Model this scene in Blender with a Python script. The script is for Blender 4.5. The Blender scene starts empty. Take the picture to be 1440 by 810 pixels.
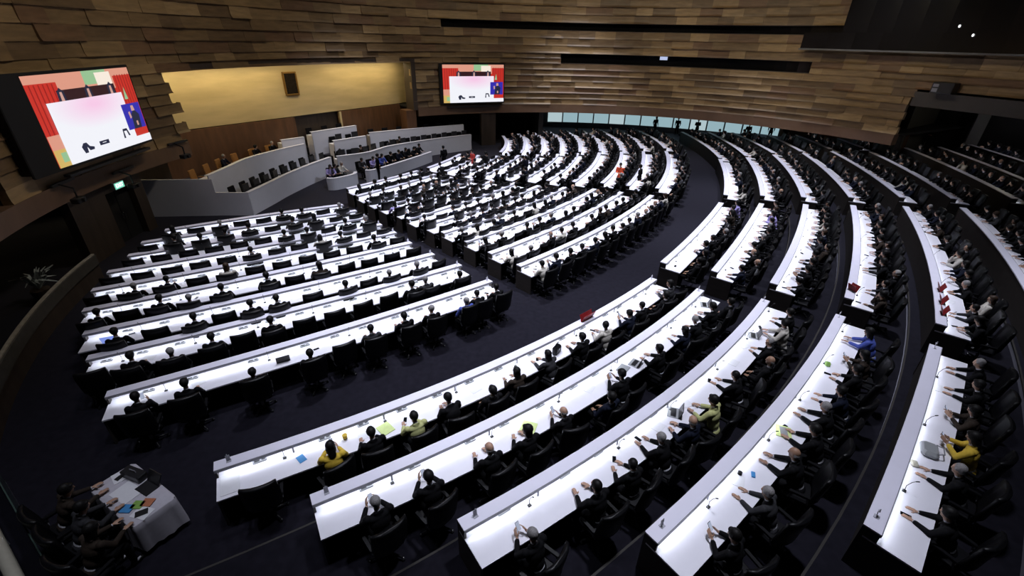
import bpy, bmesh, math, random
from mathutils import Vector, Matrix
rnd = random.Random(11)
PI = math.pi
D2R = math.radians
S = 7.6                      # metres per unit of the ring table
sc = bpy.context.scene
COL = sc.collection

# ------------------------------------------------------------------ materials
def mat(name, col, rough=.5, metal=0., emit=None, es=0., noise=None, sheen=0., spec=.5, trans=0., bump=0.):
    m = bpy.data.materials.new(name); m.use_nodes = True
    nt = m.node_tree; b = nt.nodes['Principled BSDF']
    b.inputs['Base Color'].default_value = (*col, 1)
    b.inputs['Roughness'].default_value = rough
    b.inputs['Metallic'].default_value = metal
    b.inputs['Specular IOR Level'].default_value = spec
    if sheen:
        b.inputs['Sheen Weight'].default_value = sheen
        b.inputs['Sheen Roughness'].default_value = .35
        b.inputs['Sheen Tint'].default_value = (.86, .84, 1, 1)
    if emit:
        b.inputs['Emission Color'].default_value = (*emit, 1)
        b.inputs['Emission Strength'].default_value = es
    if trans:
        b.inputs['Transmission Weight'].default_value = trans
    if noise or bump:
        sca, amt = noise or (30, .1)
        tc = nt.nodes.new('ShaderNodeTexCoord'); mp = nt.nodes.new('ShaderNodeMapping')
        st = sca if isinstance(sca, tuple) else (sca, sca, sca)
        mp.inputs['Scale'].default_value = st
        n = nt.nodes.new('ShaderNodeTexNoise'); n.inputs['Scale'].default_value = 1.0; n.inputs['Detail'].default_value = 5
        nt.links.new(tc.outputs['Object'], mp.inputs['Vector']); nt.links.new(mp.outputs['Vector'], n.inputs['Vector'])
        if noise:
            r = nt.nodes.new('ShaderNodeValToRGB')
            r.color_ramp.elements[0].position = .3; r.color_ramp.elements[1].position = .7
            r.color_ramp.elements[0].color = (*[c*(1-amt) for c in col], 1)
            r.color_ramp.elements[1].color = (*[min(1, c*(1+amt)) for c in col], 1)
            nt.links.new(n.outputs['Fac'], r.inputs['Fac']); nt.links.new(r.outputs['Color'], b.inputs['Base Color'])
        if bump:
            bp = nt.nodes.new('ShaderNodeBump'); bp.inputs['Strength'].default_value = bump; bp.inputs['Distance'].default_value = .01
            nt.links.new(n.outputs['Fac'], bp.inputs['Height']); nt.links.new(bp.outputs['Normal'], b.inputs['Normal'])
    return m

M = {
 'carpet': mat('plum_carpet', (.0105, .0098, .015), .95, noise=(6, .2), sheen=.33, spec=.05),
 'tier': mat('tier_carpet', (.0095, .009, .0135), .95, noise=(6, .2), sheen=.30, spec=.05),
 'white': mat('white_solid_surface', (.80, .79, .86), .35, noise=(3, .02)),
 'ledge': mat('white_ledge', (.76, .745, .86), .4, noise=(3, .02)),
 'deskwood': mat('dark_desk_veneer', (.034, .028, .025), .5, noise=((2, 2, 14), .2)),
 'greytrim': mat('grey_edge_trim', (.22, .22, .25), .4),
 'strip': mat('light_strip', (1, 1, 1), .5, emit=(.88, .94, 1.0), es=14),
 'blackplastic': mat('black_plastic', (.012, .012, .014), .4),
 'leather': mat('black_leather', (.0045, .0045, .0055), .40, noise=(40, .2), bump=.15, spec=.22),
 'chrome': mat('chrome', (.6, .6, .62), .2, 1.0),
 'skin': mat('skin', (.42, .25, .17), .5, noise=(20, .06)),
 'skin2': mat('skin_tan', (.30, .17, .11), .5, noise=(20, .06)),
 'shirt': mat('white_shirt', (.55, .55, .60), .8, noise=(25, .04)),
 'eye': mat('eye_dark', (.02, .015, .012), .2),
 'lip': mat('lip', (.33, .12, .10), .5),
 'hair_black': mat('black_hair', (.006, .0055, .0055), .55, noise=((60, 60, 8), .4), bump=.4, spec=.2),
 'hair_grey': mat('grey_hair', (.22, .21, .21), .6, noise=((60, 60, 8), .3), bump=.4),
 'hair_brown': mat('brown_hair', (.035, .02, .013), .5, noise=((60, 60, 8), .4), bump=.4, spec=.2),
 'suit_black': mat('black_suit', (.0045, .0045, .0055), .8, noise=(30, .15), spec=.12),
 'suit_navy': mat('navy_suit', (.006, .008, .018), .8, noise=(30, .15), spec=.12),
 'suit_grey': mat('grey_suit', (.030, .030, .034), .8, noise=(30, .15), spec=.12),
 'suit_brown': mat('brown_jacket', (.030, .022, .017), .8, noise=(30, .15), spec=.12),
 'suit_pale': mat('pale_blouse', (.50, .47, .42), .8, noise=(30, .05)),
 'suit_yellow': mat('yellow_blouse', (.62, .42, .04), .8, noise=(30, .08)),
 'suit_lime': mat('lime_blouse', (.46, .47, .20), .8, noise=(30, .08)),
 'suit_lilac': mat('lilac_blouse', (.36, .30, .62), .8, noise=(30, .08)),
 'suit_blue': mat('blue_jacket', (.05, .08, .36), .8, noise=(30, .08)),
 'suit_red': mat('red_jacket', (.5, .04, .03), .8, noise=(30, .08)),
 'suit_orange': mat('orange_jacket', (.80, .10, .03), .8, noise=(30, .08)),
 'trousers': mat('dark_trousers', (.005, .005, .006), .85, noise=(30, .15), spec=.1),
 'shoe': mat('black_shoe', (.01, .01, .01), .25),
 'brown': mat('brown_wall_panel', (.12, .055, .025), .5, noise=((3, 3, .6), .25)),
 'brownlip': mat('brown_lip_band', (.15, .085, .05), .5, noise=((.8, .8, .4), .15)),
 'darkbrown': mat('dark_brown_panel', (.05, .035, .026), .5, noise=((3, 3, .6), .25)),
 'greypanel': mat('grey_panel', (.10, .095, .09), .6, noise=(2, .1)),
 'greypaneldark': mat('dark_grey_panel', (.07, .065, .05), .6, noise=(2, .1)),
 'fascia': mat('brown_grey_fascia', (.045, .038, .032), .6, noise=(2, .1)),
 'palegrey': mat('pale_grey_plastic', (.42, .42, .47), .5),
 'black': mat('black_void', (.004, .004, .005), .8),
 'glossblack': mat('black_gallery_glass', (.006, .006, .007), .15),
 'dais': mat('white_dais_panel', (.74, .73, .79), .5, noise=(1.5, .03)),
 'daiscap': mat('white_dais_cap', (.74, .73, .80), .4),
 'gold': mat('gold_wood_veneer', (.56, .43, .23), .45, noise=((.5, .5, 2.5), .10)),
 'chairwood': mat('orange_leather', (.34, .15, .035), .5, noise=(20, .15)),
 'ceil': mat('dark_ceiling', (.03, .03, .03), .9, noise=(2, .1)),
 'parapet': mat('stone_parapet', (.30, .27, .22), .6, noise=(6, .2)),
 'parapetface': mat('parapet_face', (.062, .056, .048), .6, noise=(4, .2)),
 'nosing': mat('step_nosing', (.016, .013, .011), .7, noise=(6, .2)),
 'cloth': mat('white_tablecloth', (.50, .48, .54), .85, noise=(12, .05)),
 'paper': mat('paper', (.72, .72, .76), .8, noise=(20, .02)),
 'redsign': mat('dark_red_board', (.22, .012, .014), .5, noise=(20, .1)),
 'lime': mat('lime_plastic', (.62, .74, .30), .6, noise=(20, .05)),
 'bluefold': mat('blue_folder', (.05, .25, .55), .5, noise=(20, .05)),
 'greenfold': mat('green_folder', (.22, .40, .08), .5, noise=(20, .05)),
 'orangefold': mat('orange_folder', (.45, .16, .08), .5, noise=(20, .05)),
 'greyplastic': mat('grey_plastic', (.30, .31, .32), .5),
 'cream': mat('cream_rail', (.42, .40, .33), .4, noise=(10, .05)),
 'leafgrey': mat('pale_leaf', (.30, .33, .33), .6, noise=(20, .3)),
 'gilt': mat('gilt_frame', (.26, .14, .03), .4, .5, noise=(30, .2)),
 'paint': mat('dark_painting', (.014, .010, .007), .8, noise=(8, .5), spec=.1),
 'glassgreen': mat('green_glass', (.35, .55, .48), .08, trans=.85),
}
WOOD = [mat('wood_tone_a', (.19, .120, .055), .5, noise=((1.2, 1.2, 7), .22)),
        mat('wood_tone_b', (.25, .160, .073), .5, noise=((1.2, 1.2, 7), .22)),
        mat('wood_tone_c', (.135, .083, .040), .5, noise=((1.2, 1.2, 7), .22)),
        mat('wood_tone_d', (.31, .205, .098), .48, noise=((1.2, 1.2, 7), .2)), mat('wood_tone_e', (.16, .088, .044), .5, noise=((1.2, 1.2, 7), .22))]
def emat(name, col, s): return mat(name, (.02, .02, .02), .4, emit=col, es=s)

# ------------------------------------------------------------------ mesh builder
class MB:
    def __init__(s): s.v = []; s.f = []; s.m = []
    def quad(s, a, b, c, d, mi=0):
        n = len(s.v); s.v += [a, b, c, d]; s.f.append((n, n+1, n+2, n+3)); s.m.append(mi)
    def grid(s, rows, mi=0, closed=False):
        n = len(s.v); w = len(rows[0])
        for r in rows: s.v += list(r)
        for i in range(len(rows)-1):
            for j in range(w if closed else w-1):
                k = (j+1) % w
                s.f.append((n+i*w+j, n+i*w+k, n+(i+1)*w+k, n+(i+1)*w+j)); s.m.append(mi)
        return n
    def box(s, c, size, rot=0., mi=0, tilt=None, bev=0.):
        x, y, z = [q/2 for q in size]
        if bev:
            pr = [(-x+bev, -y), (x-bev, -y), (x, -y+bev), (x, y-bev), (x-bev, y), (-x+bev, y), (-x, y-bev), (-x, -y+bev)]
            lv = [(-z, .0), (-z+bev, 1), (z-bev, 1), (z, .0)]
            rows = []
            for zz, k in lv:
                f = 1 if k else 1 - bev/max(x, y)
                rows.append([Vector((px*f, py*f, zz)) for px, py in pr])
        else:
            rows = [[Vector((-x, -y, -z)), Vector((x, -y, -z)), Vector((x, y, -z)), Vector((-x, y, -z))],
                    [Vector((-x, -y, z)), Vector((x, -y, z)), Vector((x, y, z)), Vector((-x, y, z))]]
        R = Matrix.Rotation(rot, 4, 'Z')
        if tilt: R = R @ Matrix.Rotation(tilt[1], 4, tilt[0])
        cc = Vector(c); w = len(rows[0])
        rows = [[tuple(cc + R @ p) for p in r] for r in rows]
        n = s.grid(rows, mi, True)
        s.f.append(tuple(n+w-1-i for i in range(w))); s.m.append(mi)
        k = n+(len(rows)-1)*w
        s.f.append(tuple(k+i for i in range(w))); s.m.append(mi)
    def tube(s, pts, rads, seg=8, mi=0, cap=True):
        pts = [Vector(p) for p in pts]
        if not isinstance(rads, (list, tuple)): rads = [rads]*len(pts)
        rows = []
        for i, p in enumerate(pts):
            t = (pts[min(i+1, len(pts)-1)] - pts[max(i-1, 0)]).normalized()
            up = Vector((0, 0, 1)) if abs(t.z) < .9 else Vector((1, 0, 0))
            a = t.cross(up).normalized(); b = a.cross(t)
            rows.append([tuple(p + (a*math.cos(q*2*PI/seg) + b*math.sin(q*2*PI/seg))*rads[i]) for q in range(seg)])
        n = s.grid(rows, mi, True)
        if cap:
            s.f.append(tuple(n+i for i in range(seg))); s.m.append(mi)
            k = n+(len(rows)-1)*seg
            s.f.append(tuple(k+seg-1-i for i in range(seg))); s.m.append(mi)
    def caps(s, a, b, ra, rb, seg=10, mi=0):
        a = Vector(a); b = Vector(b); d = (b-a); L = d.length
        t = d.normalized() if L > 1e-6 else Vector((0, 0, 1))
        pts = []; rr = []
        for q in (-85, -60, -30): pts.append(a + t*ra*math.sin(D2R(q))); rr.append(ra*math.cos(D2R(q)))
        pts.append(a); rr.append(ra); pts.append(b); rr.append(rb)
        for q in (30, 60, 85): pts.append(b + t*rb*math.sin(D2R(q))); rr.append(rb*math.cos(D2R(q)))
        up = Vector((0, 0, 1)) if abs(t.z) < .9 else Vector((1, 0, 0))
        u = t.cross(up).normalized(); w = u.cross(t)
        rows = [[tuple(p + (u*math.cos(q*2*PI/seg) + w*math.sin(q*2*PI/seg))*r) for q in range(seg)] for p, r in zip(pts, rr)]
        n = s.grid(rows, mi, True)
        s.f.append(tuple(n+i for i in range(seg))); s.m.append(mi)
        k = n+(len(rows)-1)*seg
        s.f.append(tuple(k+seg-1-i for i in range(seg))); s.m.append(mi)
    def ell(s, c, r, R=None, seg=14, rings=9, mi=0, squash=None):
        rows = []
        cc = Vector(c)
        for i in range(rings+1):
            ph = -PI/2 + PI*i/rings; ph = max(-1.5, min(1.5, ph))
            row = []
            for j in range(seg):
                a = 2*PI*j/seg
                p = Vector((r[0]*math.cos(ph)*math.cos(a), r[1]*math.cos(ph)*math.sin(a), r[2]*math.sin(ph)))
                if R: p = R @ p
                row.append(tuple(cc+p))
            rows.append(row)
        n = s.grid(rows, mi, True)
        s.f.append(tuple(n+seg-1-i for i in range(seg))); s.m.append(mi)
        k = n+rings*seg
        s.f.append(tuple(k+i for i in range(seg))); s.m.append(mi)
    def arcbox(s, rf, t0, t1, d0, d1, z0, z1, n=None, mi=0):
        """box swept along a ring section: rf(theta deg) -> radius, offsets d0..d1 outward"""
        n = n or max(2, int(abs(t1-t0)/1.2)+1)
        rows = []
        for i in range(n+1):
            t = t0+(t1-t0)*i/n; a = D2R(t); r = rf(t); c, q = math.cos(a), math.sin(a)
            rows.append([((r+d0)*c, (r+d0)*q, z0), ((r+d1)*c, (r+d1)*q, z0), ((r+d1)*c, (r+d1)*q, z1), ((r+d0)*c, (r+d0)*q, z1)])
        b = s.grid(rows, mi, True)
        s.f.append((b+3, b+2, b+1, b)); s.m.append(mi)
        k = b+n*4
        s.f.append((k, k+1, k+2, k+3)); s.m.append(mi)
    def sweep(s, line, z0, z1, th, mi=0):
        """thin wall along a plan polyline, thickness th to the left of it"""
        P = [Vector(p) for p in line]; rows = []
        for i, p in enumerate(P):
            d = (P[min(i+1, len(P)-1)] - P[max(i-1, 0)]).normalized(); nn = Vector((-d.y, d.x))*th
            rows.append([(p.x, p.y, z0), (p.x+nn.x, p.y+nn.y, z0), (p.x+nn.x, p.y+nn.y, z1), (p.x, p.y, z1)])
        b = s.grid(rows, mi, True)
        s.f.append((b+3, b+2, b+1, b)); s.m.append(mi)
        k = b+(len(P)-1)*4
        s.f.append((k, k+1, k+2, k+3)); s.m.append(mi)
    def mesh(s, name, mats, org=(0, 0, 0), smooth=False):
        me = bpy.data.meshes.new(name)
        o = org
        me.from_pydata([(p[0]-o[0], p[1]-o[1], p[2]-o[2]) for p in s.v], [], s.f)
        if not isinstance(mats, (list, tuple)): mats = [mats]
        for m in mats: me.materials.append(m)
        me.polygons.foreach_set('material_index', s.m)
        bm = bmesh.new(); bm.from_mesh(me); bmesh.ops.recalc_face_normals(bm, faces=bm.faces); bm.to_mesh(me); bm.free()
        if smooth: me.polygons.foreach_set('use_smooth', [True]*len(me.polygons))
        me.update()
        return me
    def obj(s, name, mats, parent=None, org=(0, 0, 0), smooth=False):
        o = bpy.data.objects.new(name, s.mesh(name, mats, org, smooth)); COL.objects.link(o)
        if parent: o.parent = parent
        else: o.location = org
        return o

def empty(name, loc=(0, 0, 0), rz=0.):
    o = bpy.data.objects.new(name, None); COL.objects.link(o); o.empty_display_size = .2
    o.location = loc; o.rotation_euler = (0, 0, rz); return o
def tag(o, label, cat, group=None):
    o['label'] = label; o['category'] = cat
    if group: o['group'] = group
    return o
def struct(o, label=None):
    o['kind'] = 'structure'
    if label: o['label'] = label
    return o
def child(name, me, parent, loc=(0, 0, 0)):
    o = bpy.data.objects.new(name, me); COL.objects.link(o); o.parent = parent; o.location = loc; return o
ORD = ['first', 'second', 'third', 'fourth', 'fifth', 'sixth', 'seventh', 'eighth', 'ninth', 'tenth', 'eleventh', 'twelfth',
       'thirteenth', 'fourteenth', 'fifteenth', 'sixteenth', 'seventeenth', 'eighteenth', 'nineteenth', 'twentieth']
def polar(r, t, z=0.): return (r*math.cos(D2R(t)), r*math.sin(D2R(t)), z)

# ------------------------------------------------------------------ camera
cam = bpy.data.cameras.new('camera'); cam.sensor_width = 36; cam.lens = 640.085/1440*36; cam.clip_end = 300
co = bpy.data.objects.new('camera', cam); COL.objects.link(co); sc.camera = co
p = D2R(28.688); roll = .0242
fwd = Vector((0, math.cos(p), -math.sin(p))); R0 = Vector((1, 0, 0)); U0 = R0.cross(fwd)
Rr = R0*math.cos(roll) + U0*math.sin(roll); Ur = -R0*math.sin(roll) + U0*math.cos(roll)
CAM = Vector((27.565, -44.08, 8.6))
mw = Matrix((Rr, Ur, -fwd)).transposed().to_4x4(); mw.translation = CAM
co.matrix_world = mw
def in_frame(q, m=1.04):
    v = Vector(q)-CAM; z = v.dot(fwd)
    if z < .3: return False
    return abs(v.dot(Rr)/z) < 720/640.085*m and abs(v.dot(Ur)/z) < 405/640.085*m

# ------------------------------------------------------------------ room shell
WC = Vector((32.9, -22.7)); WR = 22.9
def wp(t, r=WR, z=0.): return (WC.x+r*math.cos(D2R(t)), WC.y+r*math.sin(D2R(t)), z)
b = MB(); b.box((30, -20, -.1), (130, 130, .2)); struct(b.obj('floor', M['carpet']))
b = MB(); b.box((30, -20, 19.1), (130, 130, .2)); struct(b.obj('ceiling', M['ceil']))
# backing cylinder of the hall, plain and dark
def wall_arc(name, t0, t1, r0, r1, z0, z1, m, label=None, n=None):
    b = MB(); n = n or max(2, int(abs(t1-t0)/2)); rows = []
    for i in range(n+1):
        t = t0+(t1-t0)*i/n
        rows.append([wp(t, r0, z0), wp(t, r1, z0), wp(t, r1, z1), wp(t, r0, z1)])
    k = b.grid(rows, 0, True); b.f.append((k+3, k+2, k+1, k)); b.m.append(0)
    k += n*4; b.f.append((k, k+1, k+2, k+3)); b.m.append(0)
    return struct(b.obj(name, m), label)
wall_arc('wall_outer', 0, 360, 40, 40.4, 0, 19, M['black'], n=90)
wall_arc('wall_upper_backing', 0, 360, WR+.45, WR+.6, 6.9, 19, M['black'], n=120)
# shingled timber panels: every board leans out at its foot
courses = [(3.5+.55*i, 4.05+.55*i) for i in range(0)] + [(3.5+.4715*i, 3.9715+.4715*i) for i in range(7)] + [(6.8, 7.2), (7.2, 7.6)] + [(7.6+.567*i, 8.167+.567*i) for i in range(3)] + \
          [(9.3, 9.9)] + [(9.9+.58*i, 10.48+.58*i) for i in range(8)]
def skip(z0, z1, t):
    zc = (z0+z1)/2; tt = t % 360
    if zc < 6.85 and 127.2 < tt < 172.2+.5*math.sin(zc*7.1): return True       # rostrum niche
    if 6.8 < zc < 7.6 and 45 < tt < 93.7: return True                         # control slot
    if 9.3 < zc < 9.9 and 40 < tt < 120.3: return True                        # upper slot
    if zc < 6.2 and (tt < 27.9+.35*math.sin(zc*5) or tt > 300): return True    # gallery opening
    return False
b = MB()
for ci, (z0, z1) in enumerate(courses):
    t = -262.0 - rnd.uniform(0, 5)
    while t < 98.0:
        w = rnd.choice((3.4, 4.6, 5.6)) * rnd.uniform(.85, 1.15)
        t2 = t+w
        if 200 < (t+w/2) % 360 < 292: t = t2; continue                         # behind the camera
        # clip against openings
        n = 6; segs = []; cur = None
        for i in range(n):
            a0 = t+w*i/n; a1 = t+w*(i+1)/n
            if skip(z0, z1, (a0+a1)/2):
                if cur: segs.append(cur); cur = None
            else: cur = (cur[0], a1) if cur else (a0, a1)
        if cur: segs.append(cur)
        for a0, a1 in segs:
            k = max(1, int((a1-a0)/1.6)); fl = rnd.uniform(.4, 1.5); off = rnd.choice((0, .02, .04, .06)); fl *= .6 if 172 < (t+w/2) % 360 < 230 else 1; mi = rnd.choice((0, 0, 1, 1, 2, 2, 3, 4))
            sk = rnd.uniform(-.03, .03)
            prof = [(0, .0), (.5, .012), (.78, .036), (.92, .078), (1, .11)]
            rows = []
            for i in range(k+1):
                aa = a0+(a1-a0)*i/k; e = sk*(i/k-.5)*2
                rows.append([wp(aa, WR-off-(q*fl+max(0, e))*(1 if f else 0), z1-(z1-z0)*f) for f, q in prof] + [wp(aa, WR+.2, z0)])
            b.grid(rows, mi)
            for rr in (rows[0], rows[-1]):   # close the board ends
                m = len(b.v); b.v += list(rr) + [wp(a0 if rr is rows[0] else a1, WR+.2, z1)]
                b.f.append(tuple(range(m, m+len(rr)+1))); b.m.append(mi)
        t = t2
struct(b.obj('wall_timber', WOOD))
# lip band under the boards, and the walls below it
def band(name, t0, t1, z0, z1, m, d0=-.12, d1=.5, label=None): return wall_arc(name, t0, t1, WR+d0, WR+d1, z0, z1, m, label)
band('trim_1', 28, 126, 2.8, 3.5, M['brownlip'])
band('trim_2', 172, 225, 2.8, 3.5, M['brownlip'])
band('trim_3', 126, 173, 6.85, 7.1, M['darkbrown'], -.05, 1.5)
b = MB(); b.sweep([(56.0, -9.2), (57.6, -5.5), (57.2, -1.0), (53.4, 2.7)], 0, 3.5, -.3); struct(b.obj('wall_right_lower', M['brown']))
band('wall_left_lower', 186.3, 191.5, 0, 2.8, M['darkbrown'], .15, .5)
band('wall_left_jamb', 180.5, 182.0, 0, 2.8, M['darkbrown'], .15, .5)
band('wall_left_far', 172, 180.5, 0, 2.8, M['darkbrown'], 1.6, 2.0)
band('trim_4', 182, 186.3, 2.35, 2.8, M['darkbrown'], .15, .5)
b = MB(); b.box(wp(109.9, WR+.3, 1.4), (1.35, .6, 2.8), D2R(109.9+90)); struct(b.obj('trim_pillar', M['darkbrown']))
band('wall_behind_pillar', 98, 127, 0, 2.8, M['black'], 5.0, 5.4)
# jamb of the rostrum niche
b = MB(); b.box(wp(126.6, WR+.5, 5.1), (.35, 1.4, 3.6), D2R(127-90)); struct(b.obj('trim_jamb', M['darkbrown']))
b = MB(); b.box(wp(127.6, WR+.5, 1.65), (.85, 1.2, 3.3), D2R(127-90)); struct(b.obj('trim_jamb_foot', M['brown']))
# door at the left
door = empty('door_1', wp(184.1, WR+.45, 0), D2R(184.1+90)); struct(door, 'dark double door in the left wall under the exit sign')
b = MB()
for sx in (-.42, .42): b.box((sx, 0, 1.16), (.82, .07, 2.3), bev=.012)
b.obj('door_leaf', M['black'], door)
for sx in (-.08, .08):
    b = MB(); b.tube([(sx, .05, .95), (sx, .10, .98), (sx, .10, 1.22), (sx, .05, 1.25)], .014, 8); b.obj('door_handle', M['chrome'], door)

# right-hand gallery opening: fascia, recess, column, glazing
wall_arc('wall_right_fascia', -30, 27.6, WR-.1, WR+.5, 5.35, 6.2, M['fascia'])
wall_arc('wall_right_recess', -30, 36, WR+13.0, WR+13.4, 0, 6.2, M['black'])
b = MB(); b.sweep([(55.7, -9.5), (60.4, -6.1)], 0, 6.2, .3); struct(b.obj('wall_right_return', M['greypaneldark']))
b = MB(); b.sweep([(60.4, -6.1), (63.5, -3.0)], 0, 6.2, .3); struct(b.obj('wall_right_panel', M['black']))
b = MB(); b.box((61.6, -8.6, 3.0), (.95, .7, 6.4), .9); struct(b.obj('trim_column', M['greypanel']))
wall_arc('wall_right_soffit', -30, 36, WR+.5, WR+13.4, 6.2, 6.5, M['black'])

# upper right black glazed gallery
b = MB()
def arcpiece(b, t0, t1, r0, r1, z0, z1, n=16, mi=0):
    rows = []
    for i in range(n+1):
        t = t0+(t1-t0)*i/n
        rows.append([wp(t, r0, z0), wp(t, r1, z0), wp(t, r1, z1), wp(t, r0, z1)])
    k = b.grid(rows, mi, True); b.f.append((k+3, k+2, k+1, k)); b.m.append(mi)
    k += n*4; b.f.append((k, k+1, k+2, k+3)); b.m.append(mi)
arcpiece(b, -20, 46.6, WR-1.2, WR+.4, 8.45, 9.45); arcpiece(b, -20, 40.5, WR-1.2, WR+.4, 9.45, 13)
g = b.obj('wall_gallery_box', M['glossblack']); struct(g)
b = MB(); arcpiece(b, -20, 46.8, WR-1.3, WR-1.18, 8.36, 8.46); struct(b.obj('trim_gallery_edge', M['greypanel']))
# control slot fittings
def slot_back(name, t0, t1, z0, z1):
    b = MB(); arcpiece(b, t0, t1, WR+.35, WR+.45, z0, z1, 24); struct(b.obj(name, M['glossblack']))
    b = MB(); arcpiece(b, t0, t1, WR-.02, WR+.4, z0-.03, z0, 24); arcpiece(b, t0, t1, WR-.02, WR+.4, z1, z1+.03, 24); struct(b.obj(name+'_frame', M['darkbrown']))
slot_back('window_2', 45, 93.7, 6.83, 7.57); slot_back('window_3', 40, 120.3, 9.33, 9.87)

# rostrum niche: lit gold veneer wall with brown panelling below
AX = 147.5
def niche(name, dist, l0, l1, z0, z1, m, th=.2):
    """flat wall square to the hall axis at a distance from the hall centre"""
    a = D2R(AX); n = Vector((math.cos(a), math.sin(a))); s = Vector((-n.y, n.x))
    b = MB(); c = WC + n*dist
    b.sweep([(c + s*l0), (c + s*l1)], z0, z1, -th); return struct(b.obj(name, m))
b = MB()
a = D2R(AX); nA = Vector((math.cos(a), math.sin(a))); sA = Vector((-nA.y, nA.x)); c0 = WC+nA*24.0
z = 3.55
while z < 6.9:
    l = -9.6 - rnd.uniform(0, 1)
    while l < 11.5:
        w = rnd.uniform(1.1, 1.9); e = rnd.uniform(.0, .010)
        p0 = c0+sA*l-nA*e; p1 = c0+sA*(l+w)-nA*e; q0 = c0+sA*l+nA*.1; q1 = c0+sA*(l+w)+nA*.1
        zt = z+.42
        b.grid([[(q0.x, q0.y, z), (p0.x, p0.y, z), (p0.x, p0.y, zt), (q0.x, q0.y, zt)], [(q1.x, q1.y, z), (p1.x, p1.y, z), (p1.x, p1.y, zt), (q1.x, q1.y, zt)]], 0, True)
        l += w
    z += .42
struct(b.obj('wall_rostrum', M['gold']))
niche('wall_rostrum_backing', 24.25, -12, 13, 0, 8, M['darkbrown'])
niche('wall_rostrum_panel', 23.9, -9.8, -2.6, 0, 3.5, M['brown'])
niche('wall_rostrum_panel_far', 23.9, 1.1, 12, 0, 3.5, M['brown'])
niche('wall_rostrum_trim', 23.8, -2.75, -2.6, 0, 3.5, M['gold'])

# far windows to the bright lobby
win = empty('window_1', (0, 0, 0)); struct(win, 'long strip of bright blue lobby windows under the far timber wall')
RW = 32.4
pm = emat('lobby_glow', (.48, .72, .80), .60)
pm2 = emat('lobby_glow_bright', (.70, .90, .95), .60)
b = MB(); t = 51.0; fr = MB()
i = 0
while t < 92:
    arcpiece(b, t+.12, t+2.9, RW, RW+.04, .55, 3.2, 3, 1 if i in (4, 9, 13) else 0)
    arcpiece(fr, t-.08, t+.12, RW-.06, RW+.1, 0, 3.2, 1)
    t += 3.02; i += 1
arcpiece(fr, 50.8, 92.3, RW-.05, RW+.1, 0, .55, 24); arcpiece(fr, 50.8, 92.3, RW-.04, RW+.08, 1.62, 1.67, 24)
b.obj('window_panes', [pm, pm2], win); fr.obj('window_frame', M['greytrim'], win)
b = MB(); arcpiece(b, 94.6, 96.6, RW-.5, RW-.4, 1.0, 2.7, 2); w4 = b.obj('window_4', pm); struct(w4)
wall_arc('wall_lobby_back', 20, 100, RW+.25, RW+.5, 0, 6, M['black'])
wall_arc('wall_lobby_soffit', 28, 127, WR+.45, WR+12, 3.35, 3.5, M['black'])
band('wall_back_left_side', 97, 98, 0, 3.3, M['black'], .3, 9.8)

# parapet round the left edge of the floor
RP = 22.12
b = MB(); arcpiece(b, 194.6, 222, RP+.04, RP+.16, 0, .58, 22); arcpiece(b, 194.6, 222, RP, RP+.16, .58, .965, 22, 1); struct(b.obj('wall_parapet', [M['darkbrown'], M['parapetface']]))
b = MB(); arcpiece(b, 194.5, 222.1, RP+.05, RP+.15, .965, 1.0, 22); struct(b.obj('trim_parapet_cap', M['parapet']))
O = (18.4, -38.7, 0); bal = empty('glass_balustrade', O); tag(bal, 'green glass balustrade with cream handrail at the lower left edge', 'balustrade')
GA, GB = Vector((16.75, -37.6)), Vector((20.6, -40.15))
gd = (GB-GA).normalized(); gn = Vector((gd.y, -gd.x))
b = MB(); b.sweep([GA, GB], .06, .92, -.02); b.obj('glass_panel', M['glassgreen'], bal, O)
b = MB(); b.sweep([GA, GB], 0, .06, -.06); b.obj('base_rail', M['greytrim'], bal, O)
b = MB(); q = [GA+(GB-GA)*(i/12)+gn*.36 for i in range(13)]; b.tube([(p.x, p.y, .92) for p in q], .10, 10); b.obj('handrail', M['cream'], bal, O, True)
for i in (1, 5, 9, 12):
    b = MB(); b.tube([(q[i].x, q[i].y, 0), (q[i].x, q[i].y, .86)], .022, 8); b.obj('rail_post', M['greytrim'], bal, O)
# ------------------------------------------------------------------ tiers of the outer ring
RO = [5.75, 5.99, 6.24, 6.50, 6.785, 7.10, 7.47, 7.74, 8.03]
for k in range(1, 9):
    b = MB(); r0 = RO[k]*S-.28
    b.arcbox(lambda t: 0, -66 if k < 5 else -50, 8, r0, 8.9*S, .2*(k-1)-.02, .2*k, n=60)
    struct(b.obj('floor_tier', M['tier']))
    b = MB(); b.arcbox(lambda t: 0, -66 if k < 5 else -50, 8, r0-.012, r0+.03, .2*k-.03, .2*k+.004, n=60); struct(b.obj('trim_step_edge', M['nosing']))

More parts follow.
